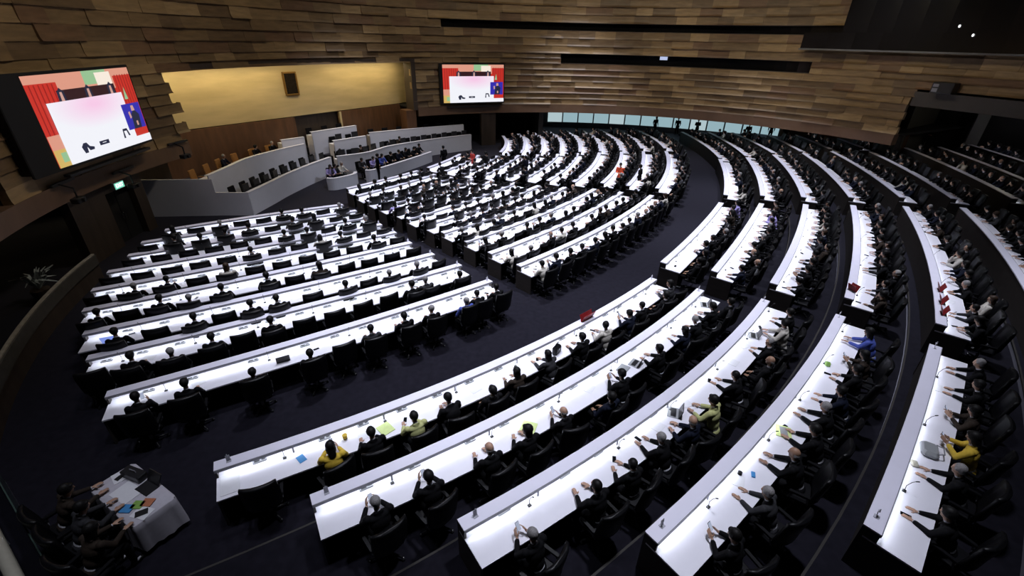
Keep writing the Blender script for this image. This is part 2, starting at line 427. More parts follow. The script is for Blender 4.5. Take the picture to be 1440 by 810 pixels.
# ------------------------------------------------------------------ desks and seats
def lag(t0, t1, r0, rm, r1):
    tm = (t0+t1)/2
    def f(t):
        a = (t-tm)*(t-t1)/((t0-tm)*(t0-t1)); b_ = (t-t0)*(t-t1)/((tm-t0)*(tm-t1)); c = (t-t0)*(t-tm)/((t1-t0)*(t1-tm))
        return S*(a*r0+b_*rm+c*r1)
    return f
BL = {'A': 'left inner block', 'B': 'middle inner block', 'C': 'right inner block', 'T': 'far inner block',
      'D': 'near outer block', 'E': 'right outer block', 'F': 'far right outer block', 'G': 'farthest outer block'}
rows = []   # sector, row number, theta0, theta1, rf, z
Aθ0 = [-64.2, -65.4, -65.7, -66.2, -66.3, -66.0, -65.3, -64.6, -63.4]; Aθ1 = [-49.1, -48.8, -48.8, -48.6, -48.5, -48.6, -48.4, -48.0, -47.9]
Ar0 = [3.735, 3.90, 4.07, 4.255, 4.44, 4.63, 4.83, 5.02, 5.27]; Ar1 = [3.765, 3.93, 4.09, 4.255, 4.42, 4.61, 4.815, 5.01, 5.24]
for i in range(9): rows.append(('A', i, Aθ0[i], Aθ1[i], lag(Aθ0[i], Aθ1[i], Ar0[i], (Ar0[i]+Ar1[i])/2-.05+.003*i, Ar1[i]), 0))
Bθ0 = [-46.3, -46.7, -46.7, -46.6, -46.2, -46.3, -46, -45.9, -45.7, -45.7, -45.6]; Br0 = [3.43, 3.64, 3.80, 3.95, 4.09, 4.27, 4.43, 4.60, 4.79, 5.0, 5.21]
Cθ0 = [-32.4, -32.2, -31.9, -31.1, -30, -29.2, -28.8, -27.8, -26.7, -26.3, -25.8]; Cr0 = [3.38, 3.57, 3.74, 3.91, 4.06, 4.24, 4.43, 4.62, 4.83, 5.03, 5.25]
Cθ1 = [-22.1, -21.5, -20.7, -18.8, -17.3, -15.8, -14.4, -13.0, -11.7, -10.6, -9.8]; Cr1 = [3.32, 3.50, 3.67, 3.85, 4.02, 4.20, 4.38, 4.59, 4.81, 5.03, 5.27]
for i in range(11):
    t1 = Cθ0[i]-2.2; rows.append(('B', i, Bθ0[i], t1, lag(Bθ0[i], t1, Br0[i], (Br0[i]+Cr0[i])/2-.005, Cr0[i]+.005), 0))
    rows.append(('C', i, Cθ0[i], Cθ1[i], lag(Cθ0[i], Cθ1[i], Cr0[i], (Cr0[i]+Cr1[i])/2, Cr1[i]), 0))
Tθ0 = [-17.9, -17.1, -16, -15, -13.4, -12.2, -10.9, -8.9, -8.0]; Tr0 = [3.64, 3.83, 4.01, 4.19, 4.39, 4.59, 4.80, 5.03, 5.28]
Tθ1 = [-4.2, -1.6, .1, 1.1, 2.1, 2.9, 3.7, 3.9, 4.1]; Tr1 = [3.47, 3.64, 3.83, 4.03, 4.25, 4.46, 4.70, 4.93, 5.18]
for i in range(9): rows.append(('T', i, Tθ0[i], Tθ1[i], lag(Tθ0[i], Tθ1[i], Tr0[i], (Tr0[i]+Tr1[i])/2+.02, Tr1[i]), 0))
Dd = [(-60.2, -41.7, 5.73, 5.752, 5.757), (-58.2, -41.7, 5.98, 5.998, 5.982), (-55.7, -41.2, 6.24, 6.25, 6.235), (-52.9, -41.0, 6.507, 6.498, 6.497), (-49.7, -41.5, 6.79, 6.775, 6.78)]
for i, q in enumerate(Dd): rows.append(('D', i, q[0], q[1], lag(*q), .2*i))
Ed = [(-39.7, -27.1, 5.712, 5.703, 5.73), (-39.5, -26.7, 5.96, 5.948, 5.985), (-39.5, -26.3, 6.22, 6.217, 6.25), (-39.4, -25.9, 6.50, 6.49, 6.52), (-39.9, -25.5, 6.79, 6.782, 6.805), (-39.6, -25.1, 7.08, 7.08, 7.10)]
for i, q in enumerate(Ed): rows.append(('E', i, q[0], q[1], lag(*q), .2*i))
Fθ0 = [-24.9, -24.7, -24.6, -24.1, -23.5, -23.3, -22.7, -21, -19]; Fr0 = [5.745, 5.99, 6.25, 6.54, 6.84, 7.12, 7.45, 7.72, 8.03]
Fθ1 = [-12.0, -11.7, -10.9, -10.7, -10.4, -10.8, -9.5, -9.6, -9.2]; Fr1 = [5.765, 6.02, 6.28, 6.55, 6.81, 7.12, 7.49, 7.76, 8.04]
for i in range(9): rows.append(('F', i, Fθ0[i], Fθ1[i], lag(Fθ0[i], Fθ1[i], Fr0[i], (Fr0[i]+Fr1[i])/2-.01, Fr1[i]), .2*i))
Gθ0 = [-11.5, -11.0, -10.1, -9.9, -9.3, -9.0]; Gθ1 = [3.1, 1.6, .3, -2.1, -2.8, -5.2]; Gr0 = [5.78, 6.03, 6.30, 6.56, 6.85, 7.14]; Gr1 = [5.75, 6.03, 6.26, 6.57, 6.84, 7.14]
for i in range(6): rows.append(('G', i, Gθ0[i], Gθ1[i], lag(Gθ0[i], Gθ1[i], Gr0[i], (Gr0[i]+Gr1[i])/2, Gr1[i]), .2*i))

# shared desk fittings
def mic_mesh():
    b = MB(); b.box((0, 0, .012), (.07, .055, .024), bev=.005)
    b.tube([(0, 0, .03), (0, -.01, .14), (0, .03, .26), (0, .07, .32)], [.006, .005, .005, .005], 6); b.caps((0, .07, .32), (0, .10, .345), .011, .011, 8)
    return b.mesh('microphone', M['blackplastic'], smooth=True)
def unit_mesh():
    b = MB(); b.box((0, 0, .018), (.26, .07, .036), bev=.008); b.box((-.07, -.01, .04), (.07, .04, .008), mi=1); b.box((.05, 0, .04), (.10, .05, .006), mi=1)
    return b.mesh('voting_unit', [M['greyplastic'], M['blackplastic']])
MIC = mic_mesh(); UNIT = unit_mesh()

def desk(sec, k, t0, t1, rf, z):
    tm = (t0+t1)/2; O = polar(rf(tm), tm, z)
    root = empty('curved_desk', O)
    n_sec = sum(1 for r in rows if r[0] == sec)
    where = ORD[k]+' row from the rostrum'
    if k == n_sec-1: where = 'last row from the rostrum'
    tag(root, f'long curved white-topped desk, {where}, {BL[sec]}', 'desk', f'curved desks of the {BL[sec]}')
    def part(name, m, *a):
        b = MB()
        for q in a: b.arcbox(rf, q[0], q[1], q[2], q[3], z+q[4], z+q[5])
        return b.obj(name, m, root, O)
    e = math.degrees(.04/rf(tm))
    part('front_panel', M['deskwood'], (t0+e, t1-e, .02, .06, 0, .96))
    part('ledge', M['ledge'], (t0, t1, 0, .25, .965, 1.0))
    part('edge_trim', M['greytrim'], (t0, t1, .25, .265, .93, 1.0))
    part('back_board', M['white'], (t0+e, t1-e, .06, .09, .78, .965))
    part('desktop', M['white'], (t0, t1, .06, .84, .745, .78))
    part('light_strip', M['strip'], (t0+2*e, t1-2*e, .195, .225, .948, .963))
    for a0, a1 in ((t0, t0+e), (t1-e, t1)):
        part('end_panel', M['deskwood'], (a0, a1, 0, .06, 0, .96), (a0, a1, .06, .80, 0, .745), (a0, a1, .06, .25, .78, .962))
    part('shelf', M['deskwood'], (t0+e, t1-e, .06, .40, .58, .60))
    L = D2R(t1-t0)*(rf(tm)+1)
    return root, O, L

# ---- chairs
def chair_parts():
    P = {}
    b = MB(); b.box((0, .02, .46), (.54, .52, .11), bev=.035); P['seat'] = b.mesh('seat', M['leather'])
    # curved, tilted back
    rows_ = []
    prof = [(.50, -.21, .25, .05), (.60, -.235, .285, .06), (.80, -.26, .30, .055), (1.0, -.29, .305, .05), (1.22, -.32, .30, .05), (1.345, -.335, .295, .045), (1.372, -.338, .285, .036)]
    b = MB(); rr = []
    for z, y, hw, th in prof:
        z = .5+(z-.5)*.83; hw *= 1.07
        ring = []
        for q in range(7): x = -hw+2*hw*q/6; ring.append((x, y+.05-.10*(1-(x/.27)**2)*.5, z))
        for q in range(7): x = hw-2*hw*q/6; ring.append((x, y+.05-th*2-.10*(1-(x/.27)**2)*.5+th*.6*(abs(x)/hw)**4, z))
        rr.append(ring)
    n = b.grid(rr, 0, True); w = 14
    b.f.append(tuple(n+i for i in range(w))); b.m.append(0); kk = n+(len(rr)-1)*w; b.f.append(tuple(kk+w-1-i for i in range(w))); b.m.append(0)
    P['backrest'] = b.mesh('backrest', M['leather'], smooth=True)
    for sx, nm in ((-1, 'l'), (1, 'r')):
        b = MB(); b.tube([(sx*.27, -.18, .47), (sx*.31, -.16, .56), (sx*.31, -.14, .655)], .016, 6, 1); b.tube([(sx*.27, .14, .47), (sx*.31, .13, .56), (sx*.31, .12, .655)], .016, 6, 1)
        b.box((sx*.31, -.01, .675), (.065, .36, .045), bev=.015); P['arm'+nm] = b.mesh('armrest', [M['leather'], M['greytrim']])
    b = MB(); b.tube([(0, 0, .08), (0, 0, .24)], .035, 10); b.tube([(0, 0, .22), (0, 0, .42)], .022, 10); b.box((0, 0, .40), (.22, .26, .04)); P['column'] = b.mesh('column', M['greytrim'], smooth=True)
    b = MB()
    for q in range(5):
        a = 2*PI*q/5+.3; b.tube([(0, 0, .105), (.17*math.cos(a), .17*math.sin(a), .095), (.31*math.cos(a), .31*math.sin(a), .075)], [.032, .026, .018], 6)
    P['star'] = b.mesh('star_base', M['blackplastic'], smooth=True)
    b = MB(); b.tube([(-.022, 0, 0), (.022, 0, 0)], .03, 10); b.tube([(0, 0, .0), (0, 0, .045)], .012, 6, 1); P['caster'] = b.mesh('caster', [M['blackplastic'], M['chrome']], smooth=False)
    b = MB()
    b.tube([(0, 0, .08), (0, 0, .42)], .03, 6, 1)
    for q in range(5):
        a = 2*PI*q/5+.3; b.tube([(0, 0, .105), (.31*math.cos(a), .31*math.sin(a), .06)], [.03, .018], 4); b.box((.31*math.cos(a), .31*math.sin(a), .03), (.05, .05, .06), mi=1)
    P['base_lite'] = b.mesh('star_base', [M['blackplastic'], M['chrome']])
    return P
CP = chair_parts()
def make_chair(lite):
    r = empty('swivel_chair')
    child('seat', CP['seat'], r); child('backrest', CP['backrest'], r); child('armrest', CP['arml'], r); child('armrest', CP['armr'], r)
    if lite: child('star_base', CP['base_lite'], r)
    else:
        child('column', CP['column'], r); sb = child('star_base', CP['star'], r)
        for q in range(5):
            a = 2*PI*q/5+.3; c = child('caster', CP['caster'], sb, (.31*math.cos(a), .31*math.sin(a), .031)); c.rotation_euler = (0, 0, a+.8)
    return r
def dup(root):
    r = root.copy(); COL.objects.link(r)
    for ch in root.children:
        c = ch.copy(); COL.objects.link(c); c.parent = r
        for g in ch.children:
            d = g.copy(); COL.objects.link(d); d.parent = c
    return r

# ---- people
def hand(b, w, d, up, side, curl):
    """palm, four unequal bent fingers and a thumb; w wrist, d direction, up = back of hand"""
    d = Vector(d).normalized(); up = Vector(up); up = (up - d*up.dot(d)).normalized(); s = d.cross(up)*side   # s points to the thumb side
    w = Vector(w); c = w+d*.055
    R = Matrix((s, d, up)).transposed()
    b.ell(c, (.042, .058, .017), R, 10, 7)
    for i, (o, L) in enumerate(((.031, .068), (.011, .078), (-.010, .072), (-.030, .056))):
        q = w+d*.098+s*o; dd = d.copy(); r = .0092
        for j in range(3):
            ang = curl*(j+1)*.5
            dd = (d*math.cos(ang)-up*math.sin(ang)+s*o*.8).normalized(); l = L*(.45, .32, .23)[j]
            b.caps(q, q+dd*l, r, r*.93, 6); q = q+dd*l; r *= .93
    q = w+d*.03+s*.034; dd = (s*.75+d*.65-up*.25).normalized(); b.caps(q, q+dd*.038, .0125, .011, 6); q = q+dd*.038
    dd = (s*.2+d*.95-up*.3).normalized(); b.caps(q, q+dd*.032, .011, .009, 6)

def remesh(b, name, vox, ratio, mats, smooth_it=2):
    me = b.mesh(name, mats); o = bpy.data.objects.new('tmp', me); COL.objects.link(o)
    m = o.modifiers.new('r', 'REMESH'); m.mode = 'VOXEL'; m.voxel_size = vox
    if smooth_it: m = o.modifiers.new('s', 'SMOOTH'); m.iterations = smooth_it; m.factor = .5
    m = o.modifiers.new('d', 'DECIMATE'); m.ratio = ratio
    dg = bpy.context.evaluated_depsgraph_get(); dg.update()
    me2 = bpy.data.meshes.new_from_object(o.evaluated_get(dg)); me2.name = name
    bpy.data.objects.remove(o); bpy.data.meshes.remove(me)
    me2.materials.clear()
    for q in mats: me2.materials.append(q)
    me2.polygons.foreach_set('use_smooth', [True]*len(me2.polygons))
    me2.polygons.foreach_set('material_index', [0]*len(me2.polygons))
    return me2

def make_pose(name, lean=12, headyaw=0, headpitch=10, elb=None, wr=None, hd=None, up=None, curl=.35, stand=False, woman=False):
    """seated (facing +Y, hip over the origin) or standing figure; returns part meshes"""
    hz = .54 if not stand else .92
    L = D2R(lean); y0 = 0.0
    def tr(x, y, z): # lean the trunk about the hips
        dz = z; return Vector((x, y0+y*math.cos(L)+dz*math.sin(L), hz+dz*math.cos(L)-y*math.sin(L)))
    sw = .200 if not woman else .175
    sh = [tr(-sw, 0, .50), tr(sw, 0, .50)]
    neck0 = tr(0, -.01, .55); neck1 = tr(0, .015, .635)
    hc = neck1 + Vector((0, .025, .105))
    Ry = Matrix.Rotation(D2R(headyaw), 3, 'Z') @ Matrix.Rotation(-D2R(headpitch), 3, 'X')
    def H(x, y, z): return hc + Ry @ Vector((x, y, z))
    if stand:
        hipj = [Vector((-.09, 0, hz-.02)), Vector((.09, 0, hz-.02))]; kn = [Vector((-.10, .02, .49)), Vector((.10, .03, .49))]
        an = [Vector((-.11, -.02, .09)), Vector((.11, .0, .09))]
    else:
        hipj = [Vector((-.09, .02, hz-.01)), Vector((.09, .02, hz-.01))]; kn = [Vector((-.13, .43, .52)), Vector((.13, .43, .52))]
        an = [Vector((-.14, .40, .09)), Vector((.14, .44, .09))]
    # body
    b = MB()
    b.ell(tr(0, 0, .0), (.15, .11, .12)); b.ell(tr(0, 0, .14), (.13, .095, .16)); b.ell(tr(0, .0, .33), (.155, .105, .18)); b.ell(tr(0, -.01, .46), (.16, .085, .09))
    b.caps(neck0, neck1, .058, .052); b.caps(neck1, hc, .05, .05)
    b.ell(H(0, -.012, .016), (.083, .099, .100), Ry); b.ell(H(0, .025, -.05), (.056, .062, .07), Ry)
    b.ell(H(0, .091, -.012), (.014, .018, .026), Ry, 8, 6); b.caps(H(0, .082, .02), H(0, .098, -.02), .009, .013, 6)
    b.ell(H(0, .072, -.078), (.026, .02, .018), Ry, 8, 6); b.ell(H(0, .078, -.052), (.024, .012, .010), Ry, 8, 6)
    for sx in (-1, 1):
        b.ell(H(sx*.077, -.01, -.005), (.010, .02, .032), Ry, 8, 6); b.caps(H(sx*.045, .075, .035), H(sx*.018, .086, .03), .009, .008, 6)
    for i, sx in ((0, -1), (1, 1)):
        b.caps(sh[i], elb[i], .048, .039); b.caps(elb[i], wr[i], .038, .027); hand(b, wr[i], hd[i], up[i], -sx, curl)
        b.caps(hipj[i], kn[i], .075, .052); b.caps(kn[i], an[i], .05, .034); b.caps(an[i]+Vector((0, -.03, -.03)), an[i]+Vector((0, .14, -.055)), .034, .028)
    body = remesh(b, 'body', .0085, .22, [M['shirt'], M['skin'], M['eye'], M['lip']])
    for pgn in body.polygons:
        c = pgn.center; mi = 0
        if (c-neck1).dot((hc-neck0).normalized()) > -.035: mi = 1
        for i in (0, 1):
            if (c-wr[i]).dot(Vector(hd[i]).normalized()) > -.005 and (c-wr[i]).length < .24: mi = 1
        for sx in (-1, 1):
            if (c-H(sx*.031, .083, .012)).length < .013: mi = 2
        if (c-H(0, .092, -.052)).length < .018: mi = 3
        pgn.material_index = mi
    # jacket
    b = MB()
    b.ell(tr(0, 0, -.04), (.175, .135, .12)); b.ell(tr(0, 0, .12), (.155, .12, .17)); b.ell(tr(0, .0, .33), (.195, .132, .18)); b.ell(tr(0, -.012, .47), (.205, .102, .075))
    b.ell(tr(0, -.02, .535), (.085, .075, .05))
    for i, sx in ((0, -1), (1, 1)):
        b.caps(sh[i]+Vector((0, 0, -.005)), elb[i], .076, .060); b.caps(elb[i], Vector(wr[i])-(Vector(wr[i])-elb[i]).normalized()*.045, .055, .043)
        b.ell(tr(sx*.06, .095, .36), (.035, .02, .12), None, 8, 6)
        b.caps(tr(sx*.055, -.055, .565), tr(sx*.075, .06, .46), .026, .024, 8); b.caps(tr(-.05, -.06, .568), tr(.05, -.06, .568), .024, .024, 8)
    jacket = remesh(b, 'jacket', .013, .35, [M['suit_black']])
    b = MB()
    b.ell(tr(0, -.01, -.05), (.165, .125, .12))
    for i in (0, 1): b.caps(hipj[i], kn[i], .098, .072); b.caps(kn[i], an[i]+Vector((0, 0, .03)), .068, .055)
    trousers = remesh(b, 'trousers', .016, .3, [M['trousers']])
    b = MB()
    for i in (0, 1): b.ell(an[i]+Vector((0, .06, -.055)), (.045, .14, .035), None, 10, 6); b.ell(an[i]+Vector((0, -.02, -.03)), (.042, .06, .055), None, 10, 6)
    shoes = b.mesh('shoes', M['shoe'], smooth=True)
    # hair shells
    hair = {}
    def shell(long_, thin):
        b = MB(); g = .006 if thin else .014
        b.ell(H(0, -.026, .026), (.086+g, .097+g, .094+g), Ry, 16, 10); b.ell(H(0, -.05, -.03), (.068+g*.6, .055+g, .06), Ry, 12, 8)
        for sx in (-1, 1): b.ell(H(sx*.081, .012, .028), (.012, .026, .03), Ry, 8, 6)
        if not thin: b.ell(H(.015, .045, .082), (.060, .045, .026), Ry, 10, 6)
        if long_:
            b.ell(H(0, -.06, -.08), (.088, .055, .13), Ry, 12, 8); b.ell(H(0, -.075, -.17), (.085, .035, .10), Ry, 12, 8)
            for sx in (-1, 1): b.ell(H(sx*.078, -.02, -.06), (.026, .05, .10), Ry, 10, 8)
        return remesh(b, 'hair', .011, .4, [M['hair_black']])
    hair['short'] = shell(False, False); hair['long'] = shell(True, False); hair['thin'] = shell(False, True)
    b = MB()   # fringe round a bald crown
    b.ell(H(0, -.052, -.028), (.078, .058, .052), Ry, 12, 8)
    for sx in (-1, 1): b.ell(H(sx*.070, -.025, -.005), (.014, .045, .036), Ry, 8, 6)
    hair['bald'] = remesh(b, 'hair', .011, .5, [M['hair_grey']])
    return dict(body=body, jacket=jacket, trousers=trousers, shoes=shoes, hair=hair)

V = Vector
POSES = {
 'desk':  make_pose('desk', 12, 0, 12, [V((-.27, .22, .83)), V((.27, .22, .83))], [V((-.16, .44, .825)), V((.16, .44, .825))], [V((.35, 1, -.05)), V((-.35, 1, -.05))], [V((0, 0, 1)), V((0, 0, 1))]),
 'phone': make_pose('phone', 14, 5, 22, [V((-.26, .24, .84)), V((.26, .24, .84))], [V((-.10, .44, .93)), V((.13, .46, .90))], [V((.25, .8, .5)), V((-.25, .8, .5))], [V((-.7, .3, .5)), V((.7, .3, .5))], .55),
 'reach': make_pose('reach', 20, -6, 14, [V((-.26, .30, .85)), V((.25, .28, .85))], [V((-.16, .56, .83)), V((.12, .55, .825))], [V((.1, 1, 0)), V((-.1, 1, 0))], [V((0, 0, 1)), V((0, 0, 1))], .3),
 'back':  make_pose('back', -10, 12, 4, [V((-.29, .02, .76)), V((.29, .02, .76))], [V((-.14, .24, .66)), V((.14, .24, .66))], [V((.5, 1, -.2)), V((-.5, 1, -.2))], [V((-.2, 0, 1)), V((.2, 0, 1))]),
 'turn':  make_pose('turn', 10, 48, 6, [V((-.27, .20, .83)), V((.27, .20, .83))], [V((-.12, .42, .825)), V((.17, .42, .825))], [V((.6, 1, 0)), V((-.5, 1, 0))], [V((0, 0, 1)), V((0, 0, 1))]),
 'turnr': make_pose('turnr', 8, -42, 8, [V((-.27, .18, .83)), V((.27, .22, .83))], [V((-.14, .40, .825)), V((.14, .46, .825))], [V((.5, 1, 0)), V((-.4, 1, 0))], [V((0, 0, 1)), V((0, 0, 1))], woman=True),
 'bow':   make_pose('bow', 26, 0, 34, [V((-.27, .28, .83)), V((.27, .28, .83))], [V((-.10, .46, .825)), V((.12, .48, .825))], [V((.5, 1, 0)), V((-.5, 1, 0))], [V((0, 0, 1)), V((0, 0, 1))], .5),
 'chin':  make_pose('chin', 16, -14, 8, [V((-.27, .24, .83)), V((.22, .33, .84))], [V((-.13, .44, .825)), V((.09, .31, 1.07))], [V((.4, 1, 0)), V((-.35, -.1, 1))], [V((0, 0, 1)), V((.3, 1, .2))], .9),
 'stand': make_pose('stand', 2, 0, 6, [V((-.25, -.02, 1.18)), V((.25, -.02, 1.18))], [V((-.25, .10, .95)), V((.25, .10, .95))], [V((0, .25, -1)), V((0, .25, -1))], [V((-1, 0, 0)), V((1, 0, 0))], .3, True),
 'standhold': make_pose('standhold', 4, 20, 14, [V((-.25, .02, 1.18)), V((.25, .02, 1.18))], [V((-.10, .24, 1.16)), V((.10, .26, 1.18))], [V((.5, 1, .2)), V((-.5, 1, .2))], [V((-.3, 0, 1)), V((.3, 0, 1))], .5, True),
}
SUITNAME = {'black': 'black suit', 'navy': 'navy suit', 'grey': 'grey suit', 'brown': 'brown jacket', 'pale': 'pale blouse', 'yellow': 'yellow blouse',
            'lime': 'lime blouse', 'lilac': 'lilac blouse', 'blue': 'blue jacket', 'red': 'red jacket', 'orange': 'orange jacket'}
HAIRN = {('short', 'black'): 'short black hair', ('long', 'black'): 'long black hair', ('thin', 'grey'): 'grey hair', ('thin', 'black'): 'cropped black hair',
         ('bald', 'grey'): 'bald crown', ('short', 'brown'): 'short brown hair', ('long', 'brown'): 'long brown hair', ('short', 'grey'): 'grey hair'}
def person(pose, suit, hair, hcol, loc, rz, label, group, shoes=False):
    P = POSES[pose]; r = bpy.data.objects.new('person', P['body']); COL.objects.link(r); r.location = loc; r.rotation_euler = (0, 0, rz)
    def ov(o, m): o.material_slots[0].link = 'OBJECT'; o.material_slots[0].material = m
    if rnd.random() < .4: r.material_slots[1].link = 'OBJECT'; r.material_slots[1].material = M['skin2']
    o = child('hair', P['hair'][hair], r); ov(o, M['hair_'+hcol]); o = child('jacket', P['jacket'], r); ov(o, M['suit_'+suit]); child('trousers', P['trousers'], r)
    if shoes: child('shoes', P['shoes'], r)
    tag(r, label, 'person', group); return r
def rand_look():
    u = rnd.random()
    suit = 'black' if u < .55 else 'navy' if u < .76 else 'grey' if u < .86 else 'brown' if u < .915 else 'pale' if u < .955 else rnd.choice(('lilac', 'navy', 'brown', 'pale', 'grey'))
    u = rnd.random()
    if suit in ('pale', 'lilac', 'lime', 'red'): hair = ('long', 'black') if u < .6 else ('long', 'brown') if u < .8 else ('short', 'black')
    else: hair = ('short', 'black') if u < .5 else ('thin', 'grey') if u < .68 else ('thin', 'black') if u < .78 else ('bald', 'grey') if u < .84 else ('long', 'black') if u < .93 else ('short', 'brown')
    pose = rnd.choice(('desk', 'desk', 'phone', 'reach', 'back', 'turn', 'turnr', 'bow', 'chin'))
    return pose, suit, hair

# ---- explicit sitters of the near rows: theta -> (pose, suit, (hair, colour))
BK = ('short', 'black'); LB = ('long', 'black'); GY = ('thin', 'grey'); BA = ('bald', 'grey'); TB = ('thin', 'black')
EXP = {
 ('D', 0): [(-57.5, 'phone', 'yellow', LB), (-56.4, 'desk', 'black', BK), (-55.2, 'desk', 'lime', BK), (-54.0, 'bow', 'black', BK), (-52.8, 'back', 'black', BK), (-51.6, 'desk', 'brown', LB), (-50.1, 'reach', 'grey', LB), (-48.5, 'desk', 'black', BK), (-47.3, 'turnr', 'pale', BK), (-45.8, 'phone', 'navy', BK), (-44.8, 'desk', 'black', TB), (-43.5, 'back', 'black', BK), (-42.4, 'turn', 'grey', LB)],
 ('D', 1): [(-57.0, 'phone', 'black', GY), (-55.8, 'phone', 'black', BK), (-54.2, 'desk', 'black', BA), (-53.1, 'turn', 'black', LB), (-51.8, 'phone', 'black', BA), (-50.4, 'back', 'navy', BK), (-49.4, 'phone', 'black', BK), (-47.3, 'desk', 'black', BK), (-45.6, 'desk', 'navy', LB), (-44.6, 'bow', 'black', GY), (-43.4, 'desk', 'black', BK), (-42.4, 'back', 'black', BK)],
 ('D', 2): [(-54.7, 'phone', 'black', GY), (-53.0, 'desk', 'black', TB), (-51.9, 'turnr', 'black', TB), (-50.7, 'reach', 'black', GY), (-49.7, 'turnr', 'navy', BA), (-48.6, 'desk', 'lime', BK), (-47.0, 'reach', 'black', TB), (-45.7, 'back', 'black', BA), (-44.6, 'turn', 'black', GY), (-43.2, 'turnr', 'pale', BK), (-42.1, 'desk', 'black', BK)],
 ('D', 3): [(-51.8, 'phone', 'black', BK), (-50.4, 'reach', 'grey', GY), (-49.0, 'reach', 'black', BA), (-47.9, 'reach', 'black', BK), (-46.9, 'reach', 'black', GY), (-45.8, 'reach', 'navy', BK), (-44.6, 'desk', 'black', BK), (-43.6, 'phone', 'brown', LB), (-42.2, 'reach', 'blue', LB)],
 ('D', 4): [(-48.5, 'reach', 'black', BK), (-47.1, 'reach', 'black', GY), (-45.9, 'phone', 'yellow', LB), (-44.7, 'phone', 'brown', LB), (-43.4, 'reach', 'black', BK), (-42.2, 'reach', 'black', GY)],
 ('A', 8): [(-62.3, 'phone', 'black', BK), (-61.0, 'desk', 'black', BK), (-59.0, 'back', 'black', BK), (-57.1, 'back', 'black', BK), (-54.7, 'desk', 'grey', BK), (-53.2, 'desk', 'black', BK), (-52.0, 'turn', 'black', GY), (-50.4, 'back', 'blue', GY), (-49.6, 'desk', 'black', TB), (-48.5, 'desk', 'black', BK)],
 ('A', 7): [(-62.9, 'desk', 'black', BK), (-61.6, 'back', 'black', GY), (-60.3, 'desk', 'black', BK), (-58.1, 'desk', 'black', BK), (-51.7, 'turn', 'black', BK), (-50.9, 'desk', 'grey', GY), (-49.1, 'back', 'black', BK)],
 ('A', 6): [(-63.8, 'desk', 'black', BK), (-61.0, 'desk', 'black', BK), (-58.7, 'desk', 'black', BK), (-57.6, 'desk', 'black', BK), (-54.4, 'back', 'black', BK), (-52.0, 'back', 'black', GY), (-50.4, 'back', 'black', GY)],
 ('A', 5): [(-65.1, 'bow', 'black', BK), (-62.6, 'desk', 'black', BK), (-61.3, 'back', 'black', GY), (-59.9, 'desk', 'black', BK), (-57.7, 'desk', 'black', BK), (-55.0, 'turn', 'brown', LB)],
}
DENS = {'A': .45, 'B': .93, 'C': .97, 'T': .95, 'D': .95, 'E': .95, 'F': .9, 'G': .85}
seats = []   # dicts of every seat
PITCH = {'A': .84, 'B': .82, 'C': .88, 'T': .88, 'D': 1.0, 'E': .92, 'F': .95, 'G': .95}
for sec, k, t0, t1, rf, z in rows:
    root, O, L = desk(sec, k, t0, t1, rf, z)
    n = max(3, int(L/PITCH[sec])); e = (t1-t0)/n
    ths = [t0+e*(i+.5) for i in range(n)]
    exp = EXP.get((sec, k))
    if exp:
        occ = [q[0] for q in exp]
        ths = list(occ); ends = [t0-e*.5] + sorted(occ) + [t1+e*.5]
        for g0, g1 in zip(ends, ends[1:]):          # empty chairs fill the gaps between the sitters
            m = int((g1-g0)/e+.3)
            ths += [g0+(g1-g0)*(q+1)/m for q in range(m-1)]
        ths.sort()
    n = len(ths)
    # fixed fittings on the desktop, one set a seat
    if sec in 'ADE' or (sec == 'B' and k > 5):
        for i, t in enumerate(ths):
            r = rf(t)
            for me, d, dz, dt in ((UNIT, .17, .78, 0), (MIC, .33, .78, .45*e)):
                if me is MIC and i % (3 if sec == 'E' else 2): continue
                o = child(me.name, me, root, Vector(polar(r+d, t+dt, z+dz))-Vector(O)); o.rotation_euler = (0, 0, D2R(t+90)+PI if me is UNIT else D2R(t-90))
    if sec == 'D':
        for i in range(1, n, 2):
            t = (ths[i]+ths[i-1])/2; b = MB(); b.box((0, 0, 0), (.035, .02, .19), bev=.004)
            o = child('support_post', b.mesh('support_post', M['greytrim']), root, Vector(polar(rf(t)+.24, t, z+.87))-Vector(O)); o.rotation_euler = (0, 0, D2R(t+90))
    for i, t in enumerate(ths):
        look = None
        if exp:
            hit = [q for q in exp if abs(q[0]-t) < 1e-6]
            if hit: look = hit[0][1:]
        elif rnd.random() < DENS[sec]: look = rand_look()
        seats.append(dict(sec=sec, k=k, i=i, n=n, t=t, rf=rf, z=z, look=look))
for s in seats:
    s['chd'] = 1.11+rnd.uniform(-.03, .08) if s['look'] else .90+rnd.uniform(-.03, .05)
    if s['look'] and s['look'][0] == 'back': s['chd'] += .05
    s['p'] = Vector(polar(s['rf'](s['t'])+s['chd'], s['t'], s['z']))
    s['vis'] = in_frame(s['p']+Vector((0, 0, 1.0)), 1.05)
    s['dist'] = (s['p']-CAM).length
seats = [s for s in seats if s['vis']]
seats.sort(key=lambda s: s['dist'])
CH_FULL = make_chair(False); CH_LITE = make_chair(True)
used = {CH_FULL: False, CH_LITE: False}
NCH = 290; NPP = 285
cb = MB(); pb = MB(); pmats = [M['shirt'], M['skin'], M['suit_black'], M['suit_navy'], M['suit_grey'], M['suit_pale'], M['suit_lilac'], M['hair_black'], M['hair_grey'], M['trousers'], M['suit_red']]
def place(s):
    """a place name made of things one can find"""
    n_sec = sum(1 for r in rows if r[0] == s['sec'])
    row = 'last' if s['k'] == n_sec-1 else ORD[s['k']]
    return f"{ORD[s['i']]} from left, {row} row, {BL[s['sec']]}"
lite_cache = {}
